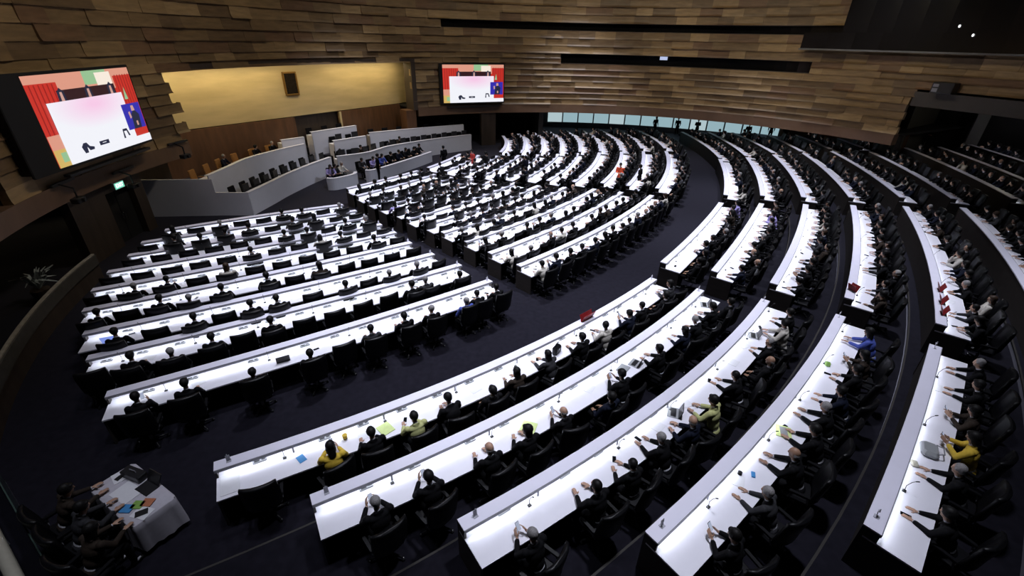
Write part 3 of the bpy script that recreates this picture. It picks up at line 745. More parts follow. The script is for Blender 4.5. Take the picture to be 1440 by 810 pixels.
def add_mesh(B, me, mtx, mmap):
    n = len(B.v)
    B.v += [tuple(mtx @ v.co) for v in me.vertices]
    for pgn in me.polygons: B.f.append(tuple(n+q for q in pgn.vertices)); B.m.append(mmap(pgn.material_index))
def low(me, ratio, key):
    if key in lite_cache: return lite_cache[key]
    o = bpy.data.objects.new('tmp', me); COL.objects.link(o); m = o.modifiers.new('d', 'DECIMATE'); m.ratio = ratio
    dg = bpy.context.evaluated_depsgraph_get(); dg.update()
    r = bpy.data.meshes.new_from_object(o.evaluated_get(dg)); bpy.data.objects.remove(o); lite_cache[key] = r; return r
nc = npn = 0
for s in seats:
    rz = D2R(s['t']+90)
    crz = rz + (rnd.uniform(-.12, .12) if s['sec'] != 'D' else rnd.uniform(-.3, .3))
    loc = s['p']
    cl = loc + Vector(polar(.03, s['t']))
    if nc < NCH:
        proto = CH_FULL if nc < 110 else CH_LITE
        c = dup(proto) if used[proto] else proto; used[proto] = True
        c.location = cl; c.rotation_euler = (0, 0, crz)
        tag(c, f"black high-backed swivel chair, {place(s)}", 'chair', f"swivel chairs of the {BL[s['sec']]}")
        nc += 1
    else:
        mt = Matrix.Translation(cl) @ Matrix.Rotation(crz, 4, 'Z')
        for key in ('seat', 'backrest', 'arml', 'armr', 'base_lite'): add_mesh(cb, CP[key], mt, lambda q: 0)
    if not s['look']: continue
    pose, suit, (hair, hc_) = s['look']
    prz = rz+rnd.uniform(-.12, .12)
    if npn < NPP:
        hn = HAIRN[(hair, hc_)]
        o = person(pose, suit, hair, hc_, loc, prz, f"person in {SUITNAME[suit]}, {hn}, {place(s)}", f"delegates seated in the {BL[s['sec']]}", npn < 70)
        sc_ = rnd.uniform(.96, 1.04); o.scale = (sc_, sc_, sc_)
        s['obj'] = o; npn += 1
    else:
        mt = Matrix.Translation(loc) @ Matrix.Rotation(prz, 4, 'Z')
        P = POSES[pose]; si = {'black': 2, 'navy': 3, 'grey': 4, 'brown': 4, 'pale': 5, 'lilac': 6, 'blue': 3, 'lime': 5, 'yellow': 5, 'red': 10}[suit]
        add_mesh(pb, low(P['body'], .13, (pose, 'b')), mt, lambda q: min(q, 1)); add_mesh(pb, low(P['jacket'], .2, (pose, 'j')), mt, lambda q: si)
        add_mesh(pb, low(P['hair'][hair], .25, (pose, 'h'+hair)), mt, lambda q: 8 if hc_ == 'grey' else 7); add_mesh(pb, low(P['trousers'], .2, (pose, 't')), mt, lambda q: 9)
def stuff_obj(B, name, mats, label, cat):
    me = bpy.data.meshes.new(name); me.from_pydata(B.v, [], B.f)
    for m in mats: me.materials.append(m)
    me.polygons.foreach_set('material_index', B.m); me.polygons.foreach_set('use_smooth', [True]*len(B.f))
    o = bpy.data.objects.new(name, me); COL.objects.link(o); tag(o, label, cat); o['kind'] = 'stuff'
if cb.v: stuff_obj(cb, 'distant_chairs', [M['leather']], 'black swivel chairs in the distant rows at the far side of the hall', 'chairs')
if pb.v: stuff_obj(pb, 'distant_crowd', pmats, 'crowd of distant delegates seated in the far rows of the hall', 'crowd')
for pr in (CH_FULL, CH_LITE):
    if not used[pr]:
        for ch in list(pr.children_recursive): bpy.data.objects.remove(ch)
        bpy.data.objects.remove(pr)
print('seats', len(seats), 'chairs', nc, 'persons', npn)
# ------------------------------------------------------------------ rostrum
a = D2R(-33.0); UU = Vector((math.cos(a), math.sin(a))); VV = Vector((-UU.y, UU.x))
def uvw(u, v, z=0.): q = UU*u+VV*v; return (q.x, q.y, z)
def uvl(L): return [uvw(*q)[:2] for q in L]
def smoothline(L, n=6):
    out = []
    for i in range(len(L)-1):
        p0 = Vector(L[max(i-1, 0)]); p1 = Vector(L[i]); p2 = Vector(L[i+1]); p3 = Vector(L[min(i+2, len(L)-1)])
        for j in range(n):
            t = j/n; out.append(.5*((2*p1)+(p2-p0)*t+(2*p0-5*p1+4*p2-p3)*t*t+(3*p1-p0-3*p2+p3)*t**3))
    out.append(Vector(L[-1])); return out
def offset(L, d):
    out = []
    for i, p in enumerate(L):
        t = (L[min(i+1, len(L)-1)]-L[max(i-1, 0)]).normalized(); out.append(p+Vector((-t.y, t.x))*d)
    return out
def bench(name, uvs, z0, z1, label, depth=.62, smooth=True):
    """white rostrum bench: front screen, cap and writing top behind it"""
    L = smoothline([uvw(*q)[:2] for q in uvs]) if smooth else [Vector(uvw(*q)[:2]) for q in uvs]
    L = [Vector(q) for q in L]
    O = (L[len(L)//2].x, L[len(L)//2].y, z0)
    root = empty(name, O); tag(root, label, 'bench', 'white benches of the rostrum')
    b = MB(); b.sweep(L, z0, z1-.03, .06); b.obj('front_screen', M['dais'], root, O)
    b = MB(); b.sweep(offset(L, -.015), z1-.03, z1, .22); b.obj('cap', M['daiscap'], root, O)
    b = MB(); b.sweep(offset(L, .06), z1-.30, z1-.26, depth); b.obj('writing_top', M['daiscap'], root, O)
    for q, d in ((0, 1), (-1, -1)):
        e = L[q]; t = (L[1]-L[0]).normalized() if q == 0 else (L[-1]-L[-2]).normalized(); nn = Vector((-t.y, t.x))
        b = MB(); pts = [e, e+nn*(depth+.06)]
        b.sweep(pts, z0, z1-.30, .05*(-1 if q == 0 else 1)); b.obj('end_panel', M['dais'], root, O)
    return L
def platform(uvs, z, m=None):
    b = MB(); P = [uvw(u, v) for u, v in uvs]; n = len(P)
    b.v += [(x, y, 0) for x, y, _ in P]+[(x, y, z) for x, y, _ in P]
    for i in range(n): b.f.append((i, (i+1) % n, n+(i+1) % n, n+i)); b.m.append(0)
    b.f.append(tuple(range(n, 2*n))); b.m.append(0)
    struct(b.obj('floor_rostrum', M['carpet']))
# audience side is +u; sweep thickness goes to the left of the line, so run the lines with the audience on the right
lw = [(22.85, -10.15), (21.9, -8.3), (21.15, -6.9), (20.1, -4.5), (19.4, -2.4)]
Lw = bench('rostrum_bench', lw[::-1][::-1], 0, 1.25, 'low white curved bench front on the left wing of the rostrum') if False else None
def B(uvs, *aa, **k):
    return bench('rostrum_bench', uvs, *aa, **k)
lowL = B(lw, 0, 1.25, 'low curved white bench along the left wing of the rostrum')
upL = B([(20.7, -10.9), (19.6, -9.2), (18.5, -7.5), (17.8, -5.2), (17.4, -2.9)], 0, 1.95, 'high curved white bench behind the low one, left wing of the rostrum')
lowR = B([(19.75, -2.2), (20.35, -.2), (20.15, 1.2), (19.95, 2.6), (20.4, 5.6), (21.1, 8.2), (21.75, 10.1)], 0, 1.3, 'long low white bench along the right wing of the rostrum')
upR = B([(17.5, 2.7), (18.3, 5.0), (19.1, 7.0), (20.6, 10.5)], 0, 1.95, 'high white bench behind the low one, right wing of the rostrum')
P1 = B([(17.35, -2.2), (17.45, 1.6)], 0, 2.62, 'tallest white desk at the centre top of the rostrum', smooth=False)
P2 = B([(18.7, -1.5), (18.95, 1.15)], 0, 2.1, 'middle white desk in front of the tallest rostrum desk', smooth=False)
B([(17.0, -4.3), (17.2, -2.7)], 0, 2.35, 'plain white side desk left of the tallest rostrum desk', smooth=False)
B([(22.1, -4.9), (22.5, -4.5), (22.6, -3.2), (22.25, -2.65)], 0, .75, 'short white floor desk below the rostrum, left of the gap', depth=.55)
B([(22.5, -2.2), (22.85, -1.6), (22.6, 1.2), (22.3, 3.4), (22.05, 4.75)], 0, .78, 'long white floor desk below the rostrum, right of the gap', depth=.55)
# stepped white end wall at the left
b = MB(); O = uvw(21, -11.3)
e0 = Vector(uvw(22.85, -10.15)); e1 = Vector(uvw(21.55, -11.15)); e2 = Vector(uvw(18.9, -13.4))
b.sweep([e1[:2], e0[:2]], 0, 1.25, .08); b.sweep([e2[:2], e1[:2]], 0, 1.95, .08)
ew = b.obj('rostrum_end_wall', M['dais'], None, O); tag(ew, 'stepped plain white end wall at the left end of the rostrum', 'partition')
platform([(22.2, -10.2), (20.6, -6.9), (18.9, -2.4), (15.8, -2.4), (17, -11.5), (21.4, -11.0)], .3)
platform([(20.3, -10.8), (18.1, -7.4), (16.9, -2.9), (14.8, -3), (15, -12), (19.2, -12.4)], .9)
platform([(19.2, -2.1), (19.6, 2), (21.2, 10), (18.9, 10.9), (15.2, 3), (15.8, -2.1)], .3)
platform([(17.0, 2.7), (18.6, 7), (20.1, 10.5), (17.5, 11), (15, 3)], .9)
platform([(18.6, -1.4), (18.85, 1.1), (15.2, 1.6), (15.2, -2.2)], 1.0)
platform([(17.3, -2.1), (17.4, 1.55), (14.9, 1.6), (14.9, -2.2)], 1.45)

# chairs of the rostrum, set out along the benches and facing the floor
def rchair_mesh():
    P = {}
    b = MB(); b.box((0, 0, .45), (.5, .5, .1), bev=.03); P['seat'] = b
    b = MB(); b.box((0, -.25, .80), (.50, .09, .58), tilt=('X', .12), bev=.03); P['backrest'] = b
    b = MB(); b.tube([(0, 0, .05), (0, 0, .42)], .04, 8); b.box((0, 0, .03), (.44, .44, .05), bev=.02); P['pedestal'] = b
    b = MB(); b.box((-.29, 0, .64), (.06, .4, .05), bev=.015); b.box((-.29, 0, .53), (.03, .06, .2)); P['armrest'] = b
    return P
RC = rchair_mesh()
RM = {q: RC[q].mesh(q, M['leather']) for q in RC}; RMo = {q: RC[q].mesh(q, M['chairwood']) for q in RC}
def rchair(meshes, loc, rz, label, group):
    r = empty('rostrum_chair', loc, rz); child('seat', meshes['seat'], r); child('backrest', meshes['backrest'], r); child('pedestal', meshes['pedestal'], r)
    child('armrest', meshes['armrest'], r); q = child('armrest', meshes['armrest'], r, (.58, 0, 0))
    return tag(r, label, 'chair', group)
def monitor(loc, rz, label):
    r = empty('monitor', loc, rz)
    b = MB(); b.box((0, 0, .37), (.50, .035, .42), bev=.01); b.obj('screen', M['blackplastic'], r)
    b = MB(); b.box((0, 0, .01), (.2, .16, .02)); b.box((0, .03, .14), (.05, .03, .28)); b.obj('stand', M['blackplastic'], r)
    return tag(r, label, 'monitor', 'monitors on the rostrum benches')
def along(L, ts, d):
    out = []
    P = [Vector(q) for q in L]; ds = [0]
    for i in range(1, len(P)): ds.append(ds[-1]+(P[i]-P[i-1]).length)
    for t in ts:
        s_ = t*ds[-1]
        for i in range(1, len(P)):
            if s_ <= ds[i]+1e-6:
                f = (s_-ds[i-1])/(ds[i]-ds[i-1]); q = P[i-1].lerp(P[i], f); tt = (P[i]-P[i-1]).normalized(); nn = Vector((-tt.y, tt.x)); break
        out.append((q+nn*d, math.atan2(-nn.y, -nn.x)))
    return out
def dress(L, n, zf, ztop, where, meshes, mon=True, people=0, floor_d=1.0, blue=False):
    spots = along(L, [(i+.5)/n for i in range(n)], floor_d); ms = along(L, [(i+.5)/n for i in range(n)], .40)
    for i, ((q, an), (mq, _)) in enumerate(zip(spots, ms)):
        kind = 'orange leather chair' if meshes is RMo else 'black leather chair'
        rchair(meshes, (q.x, q.y, zf), an-PI/2, f'{kind} of the rostrum, {ORD[i]} from left {where}', f'rostrum chairs {where}')
        if mon: monitor((mq.x, mq.y, ztop-.25), an-PI/2+rnd.uniform(-.1, .1), f'black monitor, {ORD[i]} from left {where}')
        if rnd.random() < people:
            pose, suit, (hair, hcol) = rand_look(); pose = rnd.choice(('desk', 'turn', 'bow'))
            person(pose, suit, hair, hcol, (q.x, q.y, zf), an-PI/2, f'person in {SUITNAME[suit]} on the rostrum, {ORD[i]} from left {where}', 'officials on the rostrum')
dress(lowL, 9, .30, 1.25, 'behind the low left bench', RM)
dress(upL, 7, .97, 1.95, 'behind the high left bench', RMo, mon=False, people=.6)
dress(lowR, 13, .30, 1.3, 'behind the low right bench', RM, people=.1)
dress(upR, 7, .90, 1.95, 'behind the high right bench', RM, mon=False)
dress(P1, 3, 1.6, 2.62, 'behind the tallest desk', RM, mon=False)
dress(P2, 2, 1.05, 2.1, 'behind the middle desk', RM, people=.5)
def floor_clerks(uvs, looks, where):
    L = smoothline(uvl(uvs)); n = len(looks)
    for i, ((q, an), lk) in enumerate(zip(along(L, [(i+.5)/n for i in range(n)], 1.0), looks)):
        rchair(RM, (q.x, q.y, 0), an-PI/2, f'black chair of a clerk, {ORD[i]} from left {where}', 'clerk chairs below the rostrum')
        if lk: person(lk[0], lk[1], lk[2], lk[3], (q.x, q.y, 0), an-PI/2, f'clerk in {SUITNAME[lk[1]]}, {ORD[i]} from left {where}', 'clerks below the rostrum')
floor_clerks([(22.1, -4.9), (22.5, -4.0), (22.25, -2.65)], [('desk', 'lilac', 'long', 'black'), ('turn', 'grey', 'short', 'black'), ('desk', 'pale', 'thin', 'grey')], 'at the short floor desk')
floor_clerks([(22.5, -2.2), (22.6, 1.2), (22.05, 4.75)], [('desk', 'grey', 'short', 'black'), ('reach', 'lilac', 'short', 'black'), ('desk', 'blue', 'long', 'black'), ('turn', 'black', 'short', 'black'), ('desk', 'navy', 'short', 'black'), ('desk', 'black', 'long', 'black'), ('bow', 'black', 'short', 'black'), ('desk', 'black', 'short', 'black')], 'at the long floor desk')
# portrait on the gold wall
pc = WC+nA*23.93+sA*.85
O = (pc.x, pc.y, 5.62); fr = empty('portrait', O, D2R(AX+90+180)); tag(fr, 'dark portrait in a gilt frame hanging on the gold rostrum wall', 'picture')
b = MB()
for cx, cz, w, h in ((0, .68, 1.04, .11), (0, -.68, 1.04, .11), (-.465, 0, .11, 1.25), (.465, 0, .11, 1.25)): b.box((cx, .06, cz), (w, .24, h), bev=.04)
b.obj('frame', M['gilt'], fr)
b = MB(); b.box((0, .03, 0), (.84, .08, 1.26)); b.ell((0, .07, .25), (.13, .016, .17), None, 12, 8, 1); b.ell((0, .07, -.31), (.28, .018, .33), None, 12, 8, 2)
b.obj('canvas', [M['paint'], M['suit_brown'], M['suit_grey']], fr)

# ------------------------------------------------------------------ projection screens
E_ = {'red': emat('screen_red', (.66, .035, .022), .85), 'red2': emat('screen_dark_red', (.40, .015, .012), .8), 'white': emat('screen_white', (.93, .93, 1.0), .95),
      'pink': emat('screen_peach', (.95, .42, .30), .75), 'green': emat('screen_green', (.40, .70, .38), .75), 'dark': emat('screen_maroon', (.035, .008, .012), .8),
      'navy': emat('screen_navy', (.02, .025, .06), .8), 'blue': emat('screen_blue', (.035, .03, .48), .85), 'skin': emat('screen_skin', (.75, .42, .35), .8),
      'yellow': emat('screen_yellow', (.80, .55, .16), .8), 'blush': emat('screen_blush', (.96, .72, .90), .95), 'cream': emat('screen_cream', (.97, .86, .74), .95)}
EK = list(E_)
m = E_['white']; nt = m.node_tree   # the televised desk front carries a soft pink bloom
tc = nt.nodes.new('ShaderNodeTexCoord'); mp = nt.nodes.new('ShaderNodeMapping'); gr = nt.nodes.new('ShaderNodeTexGradient'); gr.gradient_type = 'SPHERICAL'
cr = nt.nodes.new('ShaderNodeValToRGB'); mp.inputs['Scale'].default_value = (.42, .3, 1.15); mp.inputs['Location'].default_value = (.02, 0, -.42)
cr.color_ramp.elements[0].color = (.93, .94, 1, 1); cr.color_ramp.elements[1].color = (.97, .62, .84, 1); cr.color_ramp.elements[1].position = .9
nt.links.new(tc.outputs['Object'], mp.inputs['Vector']); nt.links.new(mp.outputs['Vector'], gr.inputs['Vector']); nt.links.new(gr.outputs['Fac'], cr.inputs['Fac'])
nt.links.new(cr.outputs['Color'], nt.nodes['Principled BSDF'].inputs['Emission Color'])
def screen(t, z0, z1, w, label, bez, inset):
    zc = (z0+z1)/2; O = wp(t, WR-inset, zc); h = z1-z0
    r = empty('projection_screen', O, D2R(t+90)); tag(r, label, 'screen', None)     # local +y faces the hall? checked below
    b = MB(); b.box((bez*.5, -.12, 0), (w+.2+bez, .10, h+.2), bev=.03); b.box((bez*.5, -.17-inset*.4, 0), (w+.1+bez, inset*.8, h)); b.obj('bezel', M['black'], r)
    b = MB()
    ly = [0]
    def q(x0, y0, x1, y1, c, sk0=0., sk1=0.):
        ly[0] += 1; d = -.068+.0012*ly[0]
        X = lambda x: (.5-x)*w; Z = lambda y: (.5-y)*h
        b.quad((X(x0), d, Z(y1)), (X(x1), d, Z(y1)), (X(x1+sk1), d, Z(y0)), (X(x0+sk0), d, Z(y0)), EK.index(c))
    def poly(pts, c):
        ly[0] += 1; d = -.068+.0012*ly[0]; n = len(b.v)
        b.v += [((.5-x)*w, d, (.5-y)*h) for x, y in pts]; b.f.append(tuple(range(n, n+len(pts)))); b.m.append(EK.index(c))
    q(0, 0, 1, 1, 'red'); q(0, 0, 1, .09, 'pink'); q(.25, .02, .8, .24, 'pink'); q(.50, .0, .74, .16, 'green'); q(.62, .03, .78, .2, 'cream')
    for i in range(6): q(.03+.035*i, .10, .04+.035*i, .95, 'red2'); q(.82+.03*i, .08, .83+.03*i, .7, 'red2')
    q(0, .64, .12, .80, 'pink'); q(0, .80, .13, 1, 'yellow'); q(.05, .84, .10, .95, 'green')
    q(.22, .18, .78, .31, 'dark')
    for x in (.25, .50, .73): poly([(x-.035, .31), (x+.035, .31), (x+.03, .2), (x, .15), (x-.03, .2)], 'navy'); poly([(x-.008, .2), (x+.012, .2), (x+.015, .3), (x-.012, .3)], 'skin')
    q(.10, .30, .83, 1, 'white'); q(.10, .90, 1, 1, 'white')
    poly([(.845, .40), (.885, .40), (.87, .24)], 'green')
    q(.77, .46, .985, .80, 'blue')
    poly([(.84, .80), (.93, .80), (.945, .62), (.90, .54), (.855, .60)], 'navy'); poly([(.87, .56), (.91, .56), (.905, .49), (.875, .49)], 'skin'); poly([(.83, .66), (.85, .64), (.845, .56), (.825, .57)], 'skin'); poly([(.885, .76), (.905, .76), (.905, .70), (.885, .70)], 'skin')
    poly([(.25, .92), (.28, .92), (.285, .85), (.30, .90), (.345, .90), (.35, .87), (.31, .85), (.29, .80), (.26, .80), (.235, .84)], 'navy'); q(.41, .83, .51, .88, 'navy'); q(.44, .85, .48, .858, 'white'); poly([(.68, .88), (.70, .88), (.70, .79), (.73, .79), (.74, .86), (.76, .86), (.74, .76), (.69, .76)], 'navy')
    b.obj('picture', [E_[c] for c in EK], r)
    b = MB(); b.box((0, -.18, -h/2-.35), (w*.9, .25, .10), bev=.02); b.obj('support_bar', M['blackplastic'], r)
    return r
screen(186.25, 4.16, 7.17, 5.5, 'large lit screen on the timber wall at the left', 1.05, .85)
screen(113.55, 3.755, 6.66, 5.37, 'large lit screen on the timber wall right of the gold rostrum wall', .2, .55)

# exit sign, bracket cameras, speaker, slot screen
O = wp(184.9, WR-.15, 2.62); ex = empty('exit_sign', O, D2R(184.9+90)); tag(ex, 'small lit green exit sign above the left door', 'sign')
b = MB(); b.box((0, 0, 0), (.62, .07, .30), bev=.01); b.obj('housing', M['greytrim'], ex)
b = MB(); b.box((0, .04, 0), (.56, .012, .25)); b.obj('panel', emat('exit_green', (.25, .85, .62), .9), ex)
tcu = bpy.data.curves.new('lettering', 'FONT'); tcu.body = 'EXIT'; tcu.size = .22; tcu.align_x = 'CENTER'; tcu.align_y = 'CENTER'; tcu.extrude = .003; tcu.materials.append(emat('exit_white', (1, 1, 1), 2.2))
to = bpy.data.objects.new('tmp', tcu); COL.objects.link(to)
dg = bpy.context.evaluated_depsgraph_get(); dg.update(); tm_ = bpy.data.meshes.new_from_object(to.evaluated_get(dg)); bpy.data.objects.remove(to)
lo = child('lettering', tm_, ex, (0, .052, 0)); lo.rotation_euler = (PI/2, 0, PI)
for t, z, lab in ((192.2, 3.55, 'black camera on a bracket under the left screen, nearer the edge of the photo'), (183.6, 3.15, 'black camera on a bracket under the left screen, right one'), (174.0, 3.6, 'small black camera on a bracket left of the gold wall')):
    O = wp(t, WR-.15, z); r = empty('wall_camera', O, D2R(t+90)); tag(r, lab, 'camera', 'wall cameras')
    b = MB(); b.box((0, .05, 0), (1.3, .10, .10), bev=.02); b.tube([(.3, .1, 0), (.3, .5, -.15), (.3, .5, -.5)], .035, 8); b.obj('bracket', M['blackplastic'], r)
    b = MB(); b.box((.3, .5, -.6), (.5, .28, .2), bev=.03); b.tube([(.3, .64, -.6), (.3, .74, -.6)], .07, 12); b.obj('camera_body', M['blackplastic'], r)
O = wp(23.4, WR-.5, 6.55); r = empty('loudspeaker', O, D2R(23.4+90)); tag(r, 'black box loudspeaker mounted on the timber wall at the right', 'speaker')
b = MB(); b.box((0, 0, 0), (1.15, .6, .62), bev=.03); b.obj('cabinet', M['blackplastic'], r)
b = MB(); b.box((.35, .31, .12), (.3, .02, .16), bev=.005); b.box((.35, .31, -.14), (.3, .02, .2), bev=.005); b.obj('grille', M['greytrim'], r)
for t, z, w, h, mm, lab in ((72.2, 7.42, .62, .26, emat('booth_screen', (.6, .68, .95), .8), 'small lit screen in the control slot of the timber wall'),):
    O = wp(t, WR+.25, z); r = empty('booth_screen', O, D2R(t+90)); tag(r, lab, 'screen')
    b = MB(); b.box((0, -.03, 0), (w+.06, .05, h+.06), bev=.01); b.obj('bezel', M['blackplastic'], r)
    b = MB(); b.box((0, .0, 0), (w, .02, h)); b.obj('panel', mm, r)
for i, (t, z) in enumerate(((24.0, 9.75), (21.8, 9.3))):
    O = wp(t, WR-1.25, z); b = MB(); b.caps((0, 0, 0), (0, 0, .05), .05, .05, 8); o = b.obj('indicator_lamp', emat('lamp_white', (1, 1, 1), 1.5), None, (0, 0, 0)); o.location = O
    tag(o, ('left' if i == 0 else 'right')+' tiny white lamp glinting on the black upper gallery', 'lamp', 'gallery lamps')

# ------------------------------------------------------------------ standing people
def stander(x, y, z, rz, suit, hair, hcol, label, pose='stand'):
    person(pose, suit, hair, hcol, (x, y, z), rz, label, 'people standing in the aisles', True)
for x, y, z, rz, su, h, c, pz, lab in (
    (34.4, -14.5, 0, 2.6, 'orange', 'short', 'black', 'standhold', 'usher in orange jacket standing in the cross aisle of the right inner block'),
    (35.6, -14.9, 0, 1.0, 'black', 'short', 'black', 'stand', 'person in black suit standing beside the usher in orange'),
    (24.6, -11.6, 0, 2.2, 'red', 'short', 'black', 'standhold', 'person in red jacket standing near the right inner block aisle'),
    (25.5, -12.2, 0, -1.0, 'black', 'short', 'black', 'stand', 'person in black suit standing beside the one in red'),
    (22.4, -10.6, 0, .8, 'black', 'short', 'black', 'stand', 'person in black suit standing in the aisle facing the rostrum floor desk'),
    (28.3, -13.1, 0, 2.0, 'navy', 'short', 'black', 'stand', 'person in navy suit standing in the aisle between middle and right blocks'),
    (42.3, 6.6, 0, 3.4, 'black', 'short', 'black', 'stand', 'silhouetted person standing against the lobby windows, leftmost one'),
    (44.6, 6.4, 0, 2.6, 'black', 'short', 'black', 'stand', 'silhouetted person standing against the lobby windows, centre'),
    (46.4, 5.6, 0, 3.0, 'black', 'short', 'black', 'standhold', 'silhouetted person standing right of centre at the lobby windows'),
    (50.1, 2.2, .2, 3.0, 'black', 'short', 'black', 'stand', 'person standing at the right end of the lobby windows'),
    (51.6, .9, .6, 2.6, 'black', 'long', 'black', 'stand', 'dark figure standing by the brown wall right of the windows'),
    (52.6, .2, .6, 3.3, 'black', 'short', 'black', 'stand', 'second dark figure by the brown wall right of the windows'),
    (56.6, -5.4, 1.2, 3.0, 'black', 'short', 'black', 'stand', 'dark figure standing behind the outer rows below the timber corner'),
    (59.6, -7.0, 1.6, 2.8, 'black', 'short', 'black', 'standhold', 'dark figure standing in the right gallery opening'),
    (18.4, -13.6, 0, -1.2, 'black', 'short', 'black', 'stand', 'person in black suit standing in the gap between rostrum floor desks')):
    stander(x, y, z, rz, su, h, c, lab, pz)

# ------------------------------------------------------------------ staff table at the lower left
TR = D2R(-29); TC = Vector((20.34, -38.36, 0))
def tl(x, y, z=0.): q = Matrix.Rotation(TR, 3, 'Z') @ Vector((x, y, 0)); return (TC.x+q.x, TC.y+q.y, z)
t = empty('staff_table', tuple(TC), TR); tag(t, 'small staff table under a white cloth at the lower left', 'table')
b = MB(); b.box((0, 0, .735), (1.55, .72, .03), bev=.008); b.obj('tabletop', M['deskwood'], t)
for sx in (-.7, .7):
    for sy in (-.3, .3): b = MB(); b.tube([(sx, sy, 0), (sx, sy, .72)], .02, 8); b.obj('leg', M['greytrim'], t)
b = MB()      # draped cloth with folds
N = 64; per = []
for i in range(N):
    a_ = 2*PI*i/N; c_, s_ = math.cos(a_), math.sin(a_); k_ = 1/max(abs(c_)/.80, abs(s_)/.385); per.append((c_*k_, s_*k_))
rws = []
for z, f in ((.757, .0), (.757, .6), (.757, .985), (.745, 1.0), (.6, 1.02), (.4, 1.05), (.12, 1.09)):
    rws.append([(x*f*(1+(.03*math.sin(i*1.9)+.02*math.sin(i*.7))*(0 if z > .7 else (.75-z)*1.6)), y*f*(1+(.05*math.sin(i*1.9)+.03*math.sin(i*.7))*(0 if z > .7 else (.75-z)*1.6)), z) for i, (x, y) in enumerate(per)])
b.grid(rws, 0, True); o = b.obj('tablecloth', M['cloth'], None, (0, 0, 0), True); o.location = TC; o.rotation_euler = (0, 0, TR); tag(o, 'white cloth draped over the staff table at the lower left', 'tablecloth')
def prop(name, cat, label, loc, rz, parts, group=None):
    r = empty(name, loc, rz)
    for nm, m, fn in parts: b = MB(); fn(b); b.obj(nm, m, r)
    return tag(r, label, cat, group)
def single(name, cat, label, loc, rz, m, fn, group=None):
    b = MB(); fn(b); o = b.obj(name, m); o.location = loc; o.rotation_euler = (0, 0, rz); return tag(o, label, cat, group)
prop('laptop', 'laptop', 'dark open laptop on the staff table', tl(.12, .2, .757), TR+PI+.1, [('base', M['blackplastic'], lambda b: b.box((0, 0, .01), (.36, .25, .02), bev=.004)), ('screen', M['blackplastic'], lambda b: b.box((0, -.17, .12), (.36, .02, .24), tilt=('X', .5), bev=.004))])
for x, y, w, h, r_, mm, lab in ((-.1, -.05, .50, .36, .1, 'paper', 'white sheets of paper in the middle of the staff table'), (-.62, .05, .30, .22, -.2, 'paper', 'white sheet of paper at the left end of the staff table'), (.62, -.12, .32, .24, .3, 'paper', 'white sheet of paper at the lower right of the staff table')):
    single('paper', 'paper', lab, tl(x, y, .7585), TR+r_, M[mm], lambda b: b.box((0, 0, .004), (w, h, .008)))
for x, y, mm, lab in ((.30, -.22, 'bluefold', 'blue folder on the staff table'), (.38, -.08, 'greenfold', 'green folder between the blue and orange ones on the staff table'), (.48, .04, 'orangefold', 'orange folder on the staff table')):
    single('folder', 'folder', lab, tl(x, y, .768), TR+.5, M[mm], lambda b: b.box((0, 0, .006), (.20, .17, .012)), 'folders on the staff table')
single('tablet', 'tablet', 'dark tablet at the left end of the staff table', tl(-.60, .06, .768), TR+.2, M['blackplastic'], lambda b: b.box((0, 0, .006), (.10, .17, .012), bev=.003))
single('tablet', 'tablet', 'dark tablet at the right end of the staff table', tl(.62, -.13, .768), TR-.5, M['blackplastic'], lambda b: b.box((0, 0, .006), (.13, .20, .012), bev=.003))
prop('equipment_case', 'case', 'dark equipment case at the far side of the staff table', tl(-.36, .22, .757), TR+.2, [('body', M['blackplastic'], lambda b: b.box((0, 0, .08), (.5, .2, .16), bev=.02)), ('handle', M['greytrim'], lambda b: b.tube([(-.08, 0, .16), (-.07, 0, .2), (.07, 0, .2), (.08, 0, .16)], .01, 6))])
for i, (x, y, rz, su, h, c, pz, lab) in enumerate(((-.55, -.90, 0, 'brown', 'short', 'black', 'reach', 'staff member in brown jacket at the far left of the staff table'), (.12, -.92, .05, 'grey', 'short', 'black', 'reach', 'staff member in grey suit with short black hair at the staff table'), (.80, -1.02, .25, 'brown', 'long', 'black', 'reach', 'staff member with long black hair at the lower end of the staff table'))):
    loc = tl(x, y); ck = dup(CH_FULL); ck.location = loc; ck.rotation_euler = (0, 0, TR+rz); tag(ck, lab.replace('staff member', 'black swivel chair of the staff member').split(' at ')[0], 'chair', 'staff chairs')
    person(pz, su, h, c, loc, TR+rz, lab, 'staff at the lower left table', True)
# pale plant beyond the parapet
pl = empty('potted_plant', (10.9, -30.2, 0)); tag(pl, 'pale leafy plant beyond the parapet by the left door', 'plant')
b = MB(); b.tube([(0, 0, 0), (0, 0, .5)], [.22, .28], 14); b.obj('pot', M['darkbrown'], pl)
b = MB()
for i in range(34):
    a_ = rnd.uniform(0, 2*PI); r_ = rnd.uniform(.25, .8); z_ = rnd.uniform(.7, 1.25)
    q0 = Vector((0, 0, .5)); q2 = Vector((r_*math.cos(a_), r_*math.sin(a_), z_)); q1 = q0.lerp(q2, .55)+Vector((0, 0, .2)); s_ = Vector((-math.sin(a_), math.cos(a_), 0))*.07
    b.grid([[tuple(q0-s_*.2), tuple(q0+s_*.2)], [tuple(q1-s_), tuple(q1+Vector((0, 0, .03))), ][:2], [tuple(q2-s_*.15), tuple(q2+s_*.15)]])
b.obj('leaves', M['leafgrey'], pl)

